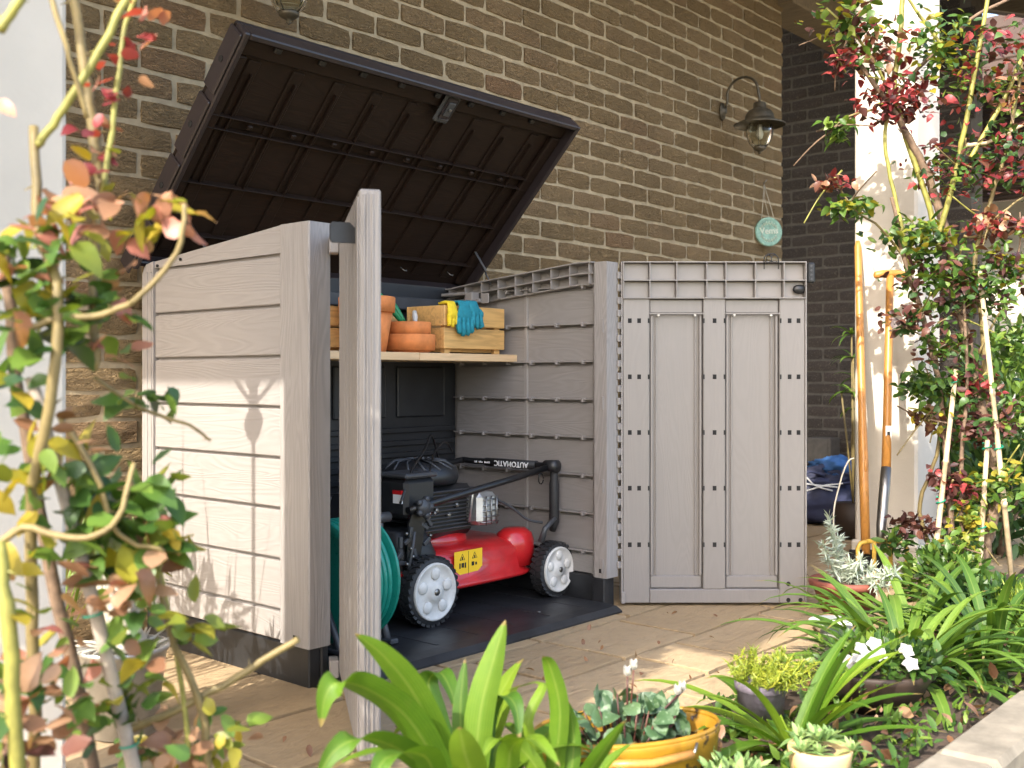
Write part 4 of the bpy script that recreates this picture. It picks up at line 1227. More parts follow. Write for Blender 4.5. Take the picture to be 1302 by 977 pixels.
# ================================================================ PLANTS
def leaf_mesh(name, L, Wd, m, fold=.25, curl=.3, n=5, tip=1.0, seed=0):
    """ovate leaf along +x from the stalk, upper side +z"""
    r = random.Random(seed)
    b = MB(); vs = []; fs = []
    for i in range(n+1):
        t = i/n
        w = Wd/2*math.sin(math.pi*min(1, (t*.93+.05))**.8)**.8 * (1 if i < n else .15)
        x = L*t; z = -curl*L*t*t
        for q in (-1, 0, 1):
            vs.append((x + (r.uniform(-.05,.05)*L if q else 0), q*w*r.uniform(.85,1.1), z + abs(q)*w*fold + (r.uniform(-.02,.02)*L if q else 0)))
    for i in range(n):
        for k in range(2): fs.append((i*3+k, i*3+k+1, (i+1)*3+k+1, (i+1)*3+k))
    b.add(vs, fs, True)
    return b.mesh(name, m), b

LEAF = {}
def leaves(key, L, Wd, nvar=4, **kw):
    k = (key, L, Wd)
    if k not in LEAF: LEAF[k] = [leaf_mesh('leaf', L*(.85+.1*i), Wd*(.85+.1*((i*2) % 3)), M[key], seed=i, fold=(.1,.3,.2,.45)[i % 4], curl=(.15,.7,.35,-.15)[i % 4], **kw) for i in range(nvar)]
    return LEAF[k]

def rand_dir(r, up=0.0):
    v = Vector((r.gauss(0,1), r.gauss(0,1), r.gauss(0,1) + up)); return v.normalized()

def strap_path(base, az, elev, L, droop, n=12):
    p = Vector(base); pts = [p.copy()]; e = elev
    for i in range(n):
        e -= droop*(0.35 + 1.3*i/n)/n
        p = p + Vector((math.cos(az)*math.cos(e), math.sin(az)*math.cos(e), math.sin(e)))*(L/n)
        pts.append(p.copy())
    return pts
def strap_w(w, n, blunt=.5):
    out = []
    for i in range(n+1):
        t = i/n
        out.append(w/2*(.70 + .30*math.sin(math.pi*min(.62, t*.9+.12)))*(1 if t < .52 else max(.03, max(0, 1-((t-.52)/.48)**1.9))))
    return out
def strap_leaf(root, pts, w, m, fold=.3, side=None):
    if side is None:
        d = pts[-1]-pts[0]; d = Vector((d.x, d.y, 0))
        if d.length < .02: d = Vector((.657, -.754, 0))
        side = Vector((-d.y, d.x, 0)).normalized()
    return MB().ribbon(pts, strap_w(w, len(pts)-1), side, fold).build('leaf', m, root)

# ---- foreground clivia, its blades set out one by one
def hero_clivia(name, label, base, blades, m, extra, seed, wbase=.05):
    t = thing(name, label, 'plant', (0, 0, 0))
    r = random.Random(seed)
    fwd = Vector((.754, .657, 0)); right = Vector((.657, -.754, 0))
    for pts, w, tw in blades:
        P = smooth_path([base] + pts, 5)
        side = (right*math.cos(tw) + fwd*math.sin(tw))
        MB().ribbon(P, strap_w(w*.84, len(P)-1), side, .32).build('leaf', m, t)
    for k in range(extra):
        az = r.uniform(0, 6.28)
        P = strap_path(Vector(base) + Vector((r.uniform(-.05,.05), r.uniform(-.05,.05), 0)), az, r.uniform(.5, 1.25), r.uniform(.22, .42), r.uniform(.9, 2.3))
        strap_leaf(t, P, wbase*r.uniform(.75, 1.0), m)
    return t
B1 = (1.269, 1.208, 0.071)
hero_clivia('clivia', 'bright green strap-leaved clivia in the foreground below the left shed door', B1, [
    ([(1.246, 1.218, 0.202), (1.170, 1.215, 0.340), (1.102, 1.216, 0.420), (1.054, 1.226, 0.461)], .056, .15),
    ([(1.222, 1.216, 0.209), (1.148, 1.210, 0.315), (1.068, 1.210, 0.377), (1.020, 1.220, 0.397), (1.000, 1.227, 0.381), (0.995, 1.232, 0.336)], .062, .2),
    ([(1.289, 1.231, 0.193), (1.301, 1.247, 0.291), (1.321, 1.255, 0.367)], .036, 0.0),
    ([(1.287, 1.203, 0.194), (1.302, 1.201, 0.300), (1.323, 1.192, 0.377), (1.343, 1.184, 0.438)], .058, .1),
    ([(1.194, 1.187, 0.205), (1.103, 1.170, 0.284), (1.018, 1.161, 0.329), (0.969, 1.171, 0.322), (0.945, 1.184, 0.277)], .052, .3),
    ([(1.324, 1.221, 0.180), (1.354, 1.231, 0.266), (1.348, 1.193, 0.309), (1.339, 1.158, 0.300), (1.327, 1.141, 0.249)], .050, .5),
    ([(1.309, 1.268, 0.172), (1.332, 1.333, 0.259), (1.337, 1.359, 0.304), (1.336, 1.329, 0.326), (1.320, 1.286, 0.305), (1.309, 1.268, 0.278)], .052, .5),
    ([(1.182, 1.110, 0.228), (1.124, 1.070, 0.305), (1.097, 1.054, 0.349)], .060, .05),
    ([(1.273, 1.127, 0.198), (1.252, 1.090, 0.273), (1.229, 1.026, 0.303), (1.214, 0.967, 0.283)], .048, .4),
    ([(1.133, 1.135, 0.247), (1.062, 1.095, 0.310), (0.982, 1.080, 0.329), (0.948, 1.074, 0.293)], .05, .3),
    ([(1.316, 1.290, 0.165), (1.339, 1.355, 0.219), (1.348, 1.421, 0.224), (1.364, 1.479, 0.179)], .040, .4),
], M['strap'], 26, 21)
B2 = (1.438, 1.166, 0.027)
hero_clivia('clivia', 'smaller upright clivia between the foreground clivia and the mustard planter', B2, [
    ([(1.443, 1.160, 0.161), (1.441, 1.147, 0.272), (1.415, 1.147, 0.351), (1.391, 1.144, 0.376)], .040, .1),
    ([(1.414, 1.163, 0.169), (1.375, 1.162, 0.265), (1.422, 1.170, 0.321), (1.423, 1.260, 0.288)], .022, .3),
    ([(1.468, 1.147, 0.151), (1.480, 1.148, 0.222), (1.465, 1.150, 0.286)], .034, .1),
    ([(1.418, 1.083, 0.168), (1.393, 1.020, 0.246), (1.383, 0.970, 0.308)], .040, .2),
    ([(1.391, 1.144, 0.166), (1.350, 1.161, 0.232), (1.295, 1.163, 0.258), (1.250, 1.153, 0.241)], .036, .3),
], M['strap'], 6, 22, .036)

def strap_clump(name, label, base, n, L, w, m, seed, spread=.05, elev=(.35, 1.3), droop=(.8, 2.2)):
    t = thing(name, label, 'plant', base)
    r = random.Random(seed)
    for k in range(n):
        az = 2*math.pi*k*.382 + r.uniform(-.3, .3)
        rad = r.uniform(0, spread)
        P = strap_path((rad*math.cos(az), rad*math.sin(az), r.uniform(0, .02)), az, r.uniform(*elev), L*r.uniform(.7, 1.1), r.uniform(*droop), 11)
        strap_leaf(t, P, w*r.uniform(.8, 1.1), m, .3)
    return t
strap_clump('clivia', 'strap-leaved clivia behind the cream pot at the front edge', (2.215, 1.112, 0.003), 34, .36, .040, M['strap'], 31, .04, (.05, 1.25), (.2, 1.2))
strap_clump('agapanthus', 'large arching agapanthus clump beside the concrete kerb on the right', (2.996, 1.159, -0.038), 84, .48, .034, M['strap_dark'], 32, .10)
strap_clump('agapanthus', 'agapanthus clump at the right edge, behind the larger clump', (3.398, 1.048, -0.035), 56, .46, .033, M['strap_dark'], 33, .09)
strap_clump('agapanthus', 'agapanthus clump in front of the terracotta bowl', (3.497, 1.314, -0.013), 34, .40, .029, M['strap_dark'], 34, .07, (.15, .95), (.6, 1.6))

# ---- roses
def cane(root, pts, r0, r1, m, name='cane', thorns=True, seed=0):
    P = smooth_path(pts, 5); n = len(P)
    r = random.Random(seed)
    P = [p + Vector((r.uniform(-1,1), r.uniform(-1,1), r.uniform(-1,1)))*r0*.25 for p in P]
    b = MB().tube(P, [r0 + (r1-r0)*i/(n-1) for i in range(n)], 7)
    if thorns:
        for k in range(2, n-1, 3):
            d = rand_dir(r); q = P[k]
            b.tube([q, q + d*(r0*2.2)], [r0*.35, .0004], 4)
    return b.build(name, m, root)
def cluster(root, r, c, rad, count, keys, L, stuff=None, up=.3, stem=None):
    c = Vector(c)
    for k in range(count):
        d = rand_dir(r); p = c + Vector((d.x*rad[0], d.y*rad[0], d.z*rad[1]))*(r.random()**.5)
        key = r.choice(keys)
        me, b = r.choice(leaves(key, L, L*.72))
        x = rand_dir(r, -.1); x.z *= .6
        T = frame(p, x, Vector((r.gauss(0,.6)-.25, r.gauss(0,.6)-.35, 1.0))) @ Matrix.Scale(r.uniform(.7, 1.2), 4)
        if stuff is not None: stuff.setdefault(key, MB()).add(b.v, b.f, True, T)
        else: place('leaf', me, root, T)

lr = thing('rose_bush', 'leggy climbing rose in the left foreground with yellowing and salmon leaves', 'rose bush', (0, 0, 0))
rr = random.Random(41)
LC = [  # canes: points, radii, material
    ([(0.647, 1.388, 0.159), (0.642, 1.365, 0.369), (0.630, 1.347, 0.524), (0.614, 1.320, 0.676), (0.615, 1.273, 0.802), (0.623, 1.264, 0.934), (0.616, 1.303, 1.022), (0.623, 1.325, 1.151)], .0085, .006, 'olive_cane'),
    ([(0.554, 1.267, 0.649), (0.560, 1.260, 0.550), (0.578, 1.270, 0.370), (0.595, 1.296, 0.208)], .009, .009, 'green_cane'),
    ([(0.772, 1.397, 0.110), (0.714, 1.404, 0.437), (0.663, 1.400, 0.665), (0.625, 1.383, 0.850), (0.606, 1.375, 1.018)], .010, .007, 'bark'),
    ([(0.620, 1.313, 1.125), (0.637, 1.293, 1.159), (0.663, 1.264, 1.222), (0.702, 1.235, 1.322)], .0055, .005, 'green_cane'),
    ([(0.721, 1.334, 1.065), (0.710, 1.347, 1.160), (0.701, 1.357, 1.252), (0.692, 1.368, 1.350)], .009, .006, 'olive_cane'),
    ([(0.595, 1.296, 0.892), (0.620, 1.268, 0.911), (0.657, 1.225, 0.916), (0.688, 1.189, 0.939), (0.716, 1.157, 0.991), (0.722, 1.150, 1.048)], .005, .003, 'olive_cane'),
    ([(0.780, 1.389, 0.350), (0.823, 1.340, 0.377), (0.892, 1.291, 0.418), (0.962, 1.240, 0.469)], .0065, .005, 'olive_cane'),
    ([(0.570, 1.325, 0.632), (0.595, 1.296, 0.659), (0.638, 1.246, 0.647), (0.669, 1.211, 0.670), (0.692, 1.215, 0.735)], .0055, .003, 'olive_cane'),
    ([(0.681, 1.289, 0.850), (0.680, 1.290, 0.939), (0.692, 1.306, 1.020), (0.701, 1.327, 1.074)], .006, .005, 'olive_cane'),
    ([(0.837, 1.323, 0.317), (0.828, 1.333, 0.437), (0.801, 1.334, 0.571), (0.780, 1.328, 0.670)], .004, .003, 'green_cane'),
    ([(0.855, 1.303, 0.284), (0.848, 1.311, 0.382), (0.808, 1.326, 0.496), (0.783, 1.324, 0.607)], .0065, .004, 'olive_cane'),
    ([(0.708, 1.319, 1.074), (0.726, 1.313, 1.219), (0.738, 1.315, 1.304), (0.752, 1.299, 1.356)], .004, .003, 'green_cane'),
    ([(0.532, 1.216, 1.224), (0.546, 1.200, 1.258), (0.555, 1.190, 1.293)], .006, .005, 'green_cane'),
    ([(0.614, 1.275, 1.312), (0.629, 1.257, 1.237), (0.655, 1.258, 1.156)], .004, .003, 'olive_cane'),
    ([(0.701, 1.327, 0.840), (0.752, 1.299, 0.799), (0.803, 1.270, 0.777), (0.828, 1.257, 0.756)], .003, .002, 'olive_cane'),
    ([(0.652, 1.322, 0.791), (0.681, 1.289, 0.721), (0.711, 1.285, 0.640), (0.761, 1.258, 0.616)], .0045, .003, 'olive_cane'),
]
for i, (p, a, c, m) in enumerate(LC): cane(lr, p, a, c, M[m], seed=i)
CL = [  # clusters: centre, spread(h,v), number, leaf kinds, length
    ((0.671, 1.270, 1.040), (.085, .035), 24, ['leaf_pink','leaf_pink','leaf_brown','leaf_yellow','leaf_pink'], .047),
    ((0.725, 1.208, 1.035), (.045, .035), 12, ['leaf_pink','leaf_yellow','leaf_pink','leaf_pink'], .042),
    ((0.759, 1.200, 1.049), (.012, .01), 2, ['leaf_pink'], .045),
    ((0.701, 1.327, 1.109), (.03, .06), 12, ['leaf_red','leaf_pink','leaf_yellow'], .028),
    ((0.726, 1.313, 1.219), (.035, .07), 13, ['leaf_red','leaf_pink','leaf_red'], .028),
    ((0.752, 1.299, 1.314), (.03, .03), 6, ['leaf_red','leaf_pink'], .032),
    ((0.607, 1.282, 1.010), (.06, .05), 16, ['leaf_green','leaf_yellow','leaf_pink','leaf_dark'], .042),
    ((0.614, 1.275, 0.897), (.06, .06), 20, ['leaf_dark','leaf_dark','leaf_green','leaf_yellow'], .048),
    ((0.681, 1.289, 0.949), (.04, .035), 10, ['leaf_green','leaf_brown','leaf_pink','leaf_green'], .040),
    ((0.604, 1.316, 0.821), (.05, .05), 10, ['leaf_green','leaf_yellow','leaf_dark'], .042),
    ((0.721, 1.304, 0.677), (.085, .065), 30, ['leaf_green','leaf_green','leaf_dark','leaf_yellow','leaf_green'], .050),
    ((0.762, 1.288, 0.634), (.05, .045), 12, ['leaf_green','leaf_yellow','leaf_brown'], .046),
    ((0.697, 1.300, 0.574), (.07, .04), 16, ['leaf_brown','leaf_pink','leaf_green','leaf_brown'], .046),
    ((0.793, 1.282, 0.610), (.03, .03), 6, ['leaf_brown','leaf_pink'], .045),
    ((0.769, 1.310, 0.814), (.055, .03), 12, ['leaf_green','leaf_dark','leaf_green'], .040),
    ((0.668, 1.304, 0.761), (.05, .04), 9, ['leaf_green','leaf_yellow','leaf_brown'], .040),
    ((0.761, 1.335, 0.413), (.05, .03), 10, ['leaf_green','leaf_yellow','leaf_green'], .050),
    ((0.642, 1.334, 0.475), (.07, .06), 14, ['leaf_brown','leaf_green','leaf_pink'], .042),
    ((0.822, 1.309, 0.496), (.03, .05), 8, ['leaf_yellow','leaf_green','leaf_yellow'], .044),
    ((0.869, 1.286, 0.350), (.04, .03), 8, ['leaf_yellow','leaf_green'], .036),
    ((0.801, 1.334, 0.335), (.07, .03), 14, ['leaf_brown','leaf_green','leaf_brown'], .042),
    ((0.589, 1.303, 0.387), (.06, .05), 14, ['leaf_brown','leaf_plum','leaf_brown'], .045),
    ((0.592, 1.300, 0.595), (.06, .05), 10, ['leaf_brown','leaf_yellow','leaf_green'], .042),
    ((0.510, 1.165, 1.137), (.01, .01), 1, ['leaf_pink'], .026),
    ((0.731, 1.322, 0.623), (.07, .06), 26, ['leaf_green','leaf_green','leaf_dark','leaf_yellow'], .046),
    ((0.678, 1.323, 0.680), (.05, .05), 14, ['leaf_green','leaf_dark','leaf_green'], .046),
    ((0.586, 1.276, 0.961), (.07, .07), 20, ['leaf_green','leaf_dark','leaf_yellow','leaf_pink'], .044),
    ((0.738, 1.315, 0.510), (.08, .05), 20, ['leaf_green','leaf_green','leaf_yellow','leaf_brown'], .044),
    ((0.704, 1.354, 0.407), (.08, .05), 20, ['leaf_green','leaf_dark','leaf_brown','leaf_green'], .044),
    ((0.595, 1.296, 0.453), (.07, .06), 18, ['leaf_green','leaf_brown','leaf_green'], .044),
    ((0.865, 1.367, 0.300), (.10, .03), 26, ['leaf_green','leaf_yellow','leaf_brown'], .038),
    ((0.589, 1.303, 0.727), (.06, .06), 14, ['leaf_green','leaf_green','leaf_yellow'], .042),
    ((0.697, 1.300, 0.890), (.05, .04), 10, ['leaf_green','leaf_green','leaf_pink'], .040),
]
for c, rad, n, keys, L in CL: cluster(lr, rr, c, (rad[0]*1.1, rad[1]*1.1), n if n < 5 else round(n*1.5), keys, L*.88)
stk = thing('plant_stake', 'pale grey wooden stake leaning through the left rose', 'stake', (0, 0, 0))
MB().tube([(0.778, 1.329, 0.161), (0.755, 1.325, 0.322), (0.694, 1.335, 0.586), (0.624, 1.339, 0.840)], [.010, .010, .009, .008], 8).build('stick', M['grey_wood'], stk)
for q in ((0.749, 1.325, 0.345), (0.700, 1.328, 0.525)):
    q = Vector(q); MB().tube([q + Vector((.012*math.cos(a), .012*math.sin(a), .002*a)) for a in [k*.6 for k in range(12)]], .0016, 5).build('tie', M['green_tie'], stk)

ro = thing('rose_bush', 'tall climbing rose with red and green leaves beside the right pillar', 'rose bush', (0, 0, 0))
rr = random.Random(43)
RC = [
    ([(4.347, 1.405, -0.108), (4.353, 1.398, 0.075), (4.391, 1.354, 0.289), (4.416, 1.356, 0.501), (4.399, 1.422, 0.838), (4.379, 1.490, 1.149), (4.379, 1.521, 1.431)], .030, .014, 'bark'),
    ([(4.342, 1.487, -0.119), (4.334, 1.496, 0.344), (4.338, 1.537, 0.776), (4.311, 1.598, 1.088), (4.266, 1.650, 1.306), (4.235, 1.686, 1.556)], .014, .008, 'bark'),
    ([(4.379, 1.521, 1.400), (4.328, 1.580, 1.634), (4.246, 1.643, 1.817), (4.169, 1.700, 1.952), (4.085, 1.782, 2.103)], .019, .008, 'bark'),
    ([(4.358, 1.544, 1.338), (4.323, 1.584, 1.556), (4.245, 1.674, 1.931), (4.252, 1.667, 2.149), (4.266, 1.650, 2.399)], .012, .010, 'green_cane'),
    ([(4.245, 1.674, 1.962), (4.317, 1.591, 2.087), (4.410, 1.485, 2.212), (4.451, 1.438, 2.274), (4.574, 1.297, 2.368)], .008, .006, 'bark'),
    ([(4.348, 1.556, 1.369), (4.348, 1.480, 1.640), (4.337, 1.416, 1.936), (4.383, 1.363, 2.333)], .012, .008, 'green_cane'),
    ([(4.337, 1.416, 1.692), (4.371, 1.377, 1.783), (4.427, 1.313, 1.936), (4.471, 1.262, 2.088), (4.527, 1.198, 2.180)], .010, .007, 'green_cane'),
    ([(4.327, 1.428, 1.738), (4.387, 1.359, 1.753), (4.471, 1.262, 1.820), (4.527, 1.198, 1.844)], .008, .006, 'bamboo'),
    ([(4.429, 1.387, 0.529), (4.423, 1.394, 0.992), (4.399, 1.422, 1.301), (4.412, 1.361, 1.543), (4.437, 1.301, 1.783), (4.467, 1.267, 2.058)], .012, .006, 'olive_cane'),
    ([(4.328, 1.580, 0.182), (4.307, 1.603, 0.338), (4.358, 1.544, 0.588), (4.348, 1.556, 0.932)], .010, .006, 'olive_cane'),
    ([(4.286, 1.627, 1.244), (4.245, 1.674, 1.525), (4.215, 1.709, 1.775), (4.205, 1.689, 1.957), (4.125, 1.751, 2.137), (4.014, 1.864, 2.289)], .009, .005, 'green_cane'),
    ([(4.276, 1.638, 1.291), (4.185, 1.713, 1.428), (4.085, 1.782, 1.501), (4.034, 1.840, 1.625)], .006, .003, 'olive_cane'),
    ([(4.164, 1.736, 1.895), (4.074, 1.810, 1.859), (4.033, 1.856, 1.797)], .005, .003, 'olive_cane'),
    ([(4.348, 1.525, 2.143), (4.287, 1.596, 2.268), (4.246, 1.643, 2.361)], .007, .005, 'green_cane'),
    ([(4.368, 1.456, 1.393), (4.388, 1.388, 1.390), (4.417, 1.324, 1.478), (4.471, 1.262, 1.539)], .006, .004, 'olive_cane'),
    ([(4.409, 1.410, 0.931), (4.428, 1.342, 1.083), (4.471, 1.262, 1.173)], .005, .003, 'olive_cane'),
    ([(4.338, 1.446, 0.102), (4.332, 1.453, 0.470), (4.348, 1.435, 0.838), (4.338, 1.446, 1.144)], .010, .006, 'bark'),
]
for i, (p, a, c, m) in enumerate(RC): cane(ro, p, a, c, M[m], seed=100+i, thorns=a < .012)
CR = [
    ((4.074, 1.794, 2.242), (.13, .10), 34, ['leaf_green','leaf_yellow','leaf_plum','leaf_green'], .052),
    ((4.155, 1.716, 2.137), (.12, .10), 30, ['leaf_red','leaf_plum','leaf_green','leaf_brown'], .050),
    ((4.054, 1.817, 2.072), (.06, .05), 12, ['leaf_red','leaf_red','leaf_plum'], .045),
    ((4.195, 1.685, 1.923), (.12, .08), 34, ['leaf_red','leaf_plum','leaf_red','leaf_plum'], .048),
    ((4.044, 1.829, 1.810), (.05, .05), 12, ['leaf_green','leaf_green'], .052),
    ((4.024, 1.836, 1.602), (.06, .03), 12, ['leaf_red','leaf_plum','leaf_brown'], .045),
    ((4.075, 1.778, 1.509), (.09, .04), 20, ['leaf_green','leaf_green','leaf_yellow'], .050),
    ((4.267, 1.619, 1.957), (.09, .10), 20, ['leaf_red','leaf_plum'], .046),
    ((4.338, 1.537, 2.143), (.14, .14), 48, ['leaf_green','leaf_yellow','leaf_green','leaf_dark'], .048),
    ((4.379, 1.445, 1.980), (.12, .10), 30, ['leaf_red','leaf_plum','leaf_dark','leaf_green'], .046),
    ((4.407, 1.336, 2.119), (.14, .10), 30, ['leaf_plum','leaf_dark','leaf_red'], .046),
    ((4.379, 1.490, 1.677), (.15, .12), 55, ['leaf_dark','leaf_plum','leaf_red','leaf_green'], .046),
    ((4.427, 1.313, 1.692), (.13, .14), 55, ['leaf_plum','leaf_dark','leaf_red','leaf_dark'], .046),
    ((4.397, 1.347, 1.433), (.10, .05), 30, ['leaf_plum','leaf_red','leaf_brown','leaf_red'], .046),
    ((4.277, 1.607, 1.397), (.13, .07), 45, ['leaf_green','leaf_green','leaf_dark','leaf_yellow'], .050),
    ((4.338, 1.522, 1.241), (.15, .12), 75, ['leaf_green','leaf_dark','leaf_green','leaf_plum'], .048),
    ((4.419, 1.398, 1.177), (.13, .12), 60, ['leaf_dark','leaf_green','leaf_plum','leaf_green'], .046),
    ((4.237, 1.608, 1.069), (.09, .05), 28, ['leaf_plum','leaf_plum','leaf_dark'], .046),
    ((4.277, 1.561, 0.807), (.10, .06), 36, ['leaf_green','leaf_green','leaf_dark'], .052),
    ((4.389, 1.433, 0.807), (.10, .10), 40, ['leaf_green','leaf_plum','leaf_red','leaf_dark'], .046),
    ((4.368, 1.412, 0.639), (.10, .06), 34, ['leaf_plum','leaf_plum','leaf_dark'], .046),
    ((4.277, 1.561, 0.684), (.06, .04), 14, ['leaf_brown','leaf_plum','leaf_yellow'], .048),
    ((4.307, 1.481, 0.424), (.08, .06), 30, ['leaf_plum','leaf_red','leaf_plum'], .044),
    ((4.367, 1.382, 0.411), (.09, .06), 26, ['leaf_green','leaf_yellow','leaf_green'], .048),
    ((4.247, 1.596, 0.258), (.08, .04), 26, ['leaf_plum','leaf_plum'], .044),
    ((4.316, 1.410, 0.292), (.06, .07), 26, ['leaf_yellow','leaf_green','leaf_yellow'], .044),
    ((4.166, 1.643, 0.194), (.05, .05), 12, ['leaf_green','leaf_dark'], .050),
    ((4.443, 1.294, 1.295), (.10, .09), 26, ['leaf_green','leaf_yellow','leaf_plum','leaf_green'], .046),
    ((4.447, 1.290, 0.960), (.09, .09), 26, ['leaf_green','leaf_green','leaf_dark'], .046),
    ((4.427, 1.313, 0.685), (.09, .08), 26, ['leaf_green','leaf_plum','leaf_green'], .046),
    ((4.365, 1.309, 0.446), (.08, .08), 22, ['leaf_green','leaf_yellow','leaf_green'], .046),
    ((4.447, 1.290, 1.936), (.10, .09), 24, ['leaf_green','leaf_plum','leaf_pink'], .044),
    ((4.318, 1.515, 0.961), (.10, .08), 30, ['leaf_green','leaf_green','leaf_plum'], .046),
    ((4.246, 1.445, 0.205), (.09, .05), 24, ['leaf_green','leaf_green','leaf_yellow'], .042),
]
cnt = 0; stuff = {}
for c, rad, n, keys, L in CR:
    a = round(n*.26)
    cluster(ro, rr, c, rad, a, keys, L); cluster(ro, rr, c, (rad[0]*1.15, rad[1]*1.15), n - a + round(n*3.0), keys, L*.8, stuff); cluster(ro, rr, c, (rad[0]*1.7, rad[1]*1.6), round(n*1.2), keys, L*.7, stuff)
for k, b in stuff.items(): tag(b.build('foliage', M[k], ro), kind='stuff')
tw = random.Random(47)
for k in range(46):      # thin side twigs
    c, rad, n, keys, L = tw.choice(CR)
    c = Vector(c); d1 = rand_dir(tw, .3); d1.x -= .1
    p = c - d1*tw.uniform(.04, .10); q = c + d1*tw.uniform(.10, .22)
    MB().tube(smooth_path([p, (p+q)/2 + rand_dir(tw)*.02, q], 4), [.004]*5 + [.003]*4, 5).build('twig', M[tw.choice(['olive_cane', 'green_cane', 'bark'])], ro)
for p0, p1, lab in (((4.338, 1.264, 0.049), (4.359, 1.391, 1.250), 'bamboo stake leaning right through the tall rose, tied with green wire'), ((4.181, 1.520, -0.036), (4.319, 1.467, 0.869), 'bamboo stake leaning left at the foot of the tall rose'), ((4.270, 1.371, 0.000), (4.327, 1.352, 0.597), 'short thin pale stake at the foot of the tall rose')):
    t = thing('plant_stake', lab, 'stake', p0, group='stakes in the tall rose')
    v = Vector(p1)-Vector(p0)
    MB().tube([(0,0,0), v*.25, v*.252, v*.26, v*.262, v*.6, v*.602, v*.61, v*.612, v], [.011,.011,.013,.013,.011,.010,.012,.012,.010,.009], 8).build('stick', M['bamboo'], t)
    for q in (.42, .93):
        c = v*q
        MB().tube([c + Vector((.016*math.cos(a), .016*math.sin(a), .004*a)) for a in [k*.6 for k in range(14)]], .003, 5).build('tie', M['green_tie'], t)

# ---- soft mass plants in one mesh of leaves
def mass(root, name, m, c, rad, n, L, W_, seed, up=.8, flat=1.0, ball=True):
    r = random.Random(seed); b = MB(); c = Vector(c)
    me, lb = leaf_mesh('x', L, W_, None, .2, .25, 3, seed=seed)
    bpy.data.meshes.remove(me)
    for k in range(n):
        d = rand_dir(r, .2)
        q = (r.random()**.4 if ball else 1)
        p = c + Vector((d.x*rad[0]*q, d.y*rad[1]*q, d.z*rad[2]*q))
        x = (Vector((d.x, d.y, d.z*flat + up*r.random())) + rand_dir(r)*.55).normalized()
        T = frame(p, x, rand_dir(r, 1.2)) @ Matrix.Scale(r.uniform(.65, 1.2), 4)
        b.add(lb.v, lb.f, True, T)
    return tag(b.build(name, m, root), kind='stuff')

# terracotta bowl with silver artemisia
bw = thing('terracotta_bowl', 'weathered terracotta bowl planter standing right of the open right door', 'planter', (3.691, 1.640, 0.008))
MB().lathe([(.0001, .006), (.075, .006), (.075, 0), (.082, 0), (.112, .085), (.124, .088), (.128, .100), (.124, .112), (.115, .112), (.108, .10), (.0001, .095)], 40).build('bowl', M['old_terracotta'], bw)
MB().lathe([(.108, .098), (.05, .104), (.0001, .106)], 24).build('soil', M['soil'], bw)
ar = thing('artemisia', 'silver-leaved artemisia growing in the terracotta bowl', 'plant', (3.691, 1.640, 0.095))
rr = random.Random(51)
def feathery(root, base, tip, L, m, n, r):
    b = MB(); base = Vector(base); tip = Vector(tip)
    MB().tube([base, base.lerp(tip, .5) + rand_dir(r)*.01, tip], [.003, .0025, .0015], 5).build('stem', m, root)
    me, lb = leaf_mesh('x', L, L*.16, None, .1, .3, 3, seed=1); bpy.data.meshes.remove(me)
    for k in range(n):
        t = .15 + .85*k/n
        p = base.lerp(tip, t)
        x = (rand_dir(r, .5)).normalized()
        b.add(lb.v, lb.f, True, frame(p, x, rand_dir(r, 1)) @ Matrix.Scale(r.uniform(.6, 1.2), 4))
    return tag(b.build('foliage', m, root), kind='stuff')
c0 = Vector((3.691, 1.640, 0.095))
for (x, y, Z, n) in ((1055, 660, 3.85, 190), (1066, 685, 3.9, 140), (1045, 690, 3.8, 120), (1095, 712, 3.75, 190), (1082, 715, 3.8, 160), (1140, 728, 3.65, 200), (1128, 745, 3.68, 120), (1110, 722, 3.82, 130)):
    r_ = None
    u_ = ((x-651)/1377, (479-y)/1377)
    tip = Vector(((.754+.657*u_[0])*Z, (.657-.754*u_[0])*Z, .841+u_[1]*Z)) - c0
    feathery(ar, (tip.x*.25, tip.y*.25, .01), tip, .038, M['silver'], n, rr)
MB().tube(smooth_path([(0, 0, .0), Vector((3.702, 1.689, 0.314))-c0, Vector((3.736, 1.680, 0.454))-c0, Vector((3.773, 1.667, 0.529))-c0, Vector((3.798, 1.654, 0.543))-c0], 6), [.003]*25, 5).build('dry_stalk', M['string'], ar)

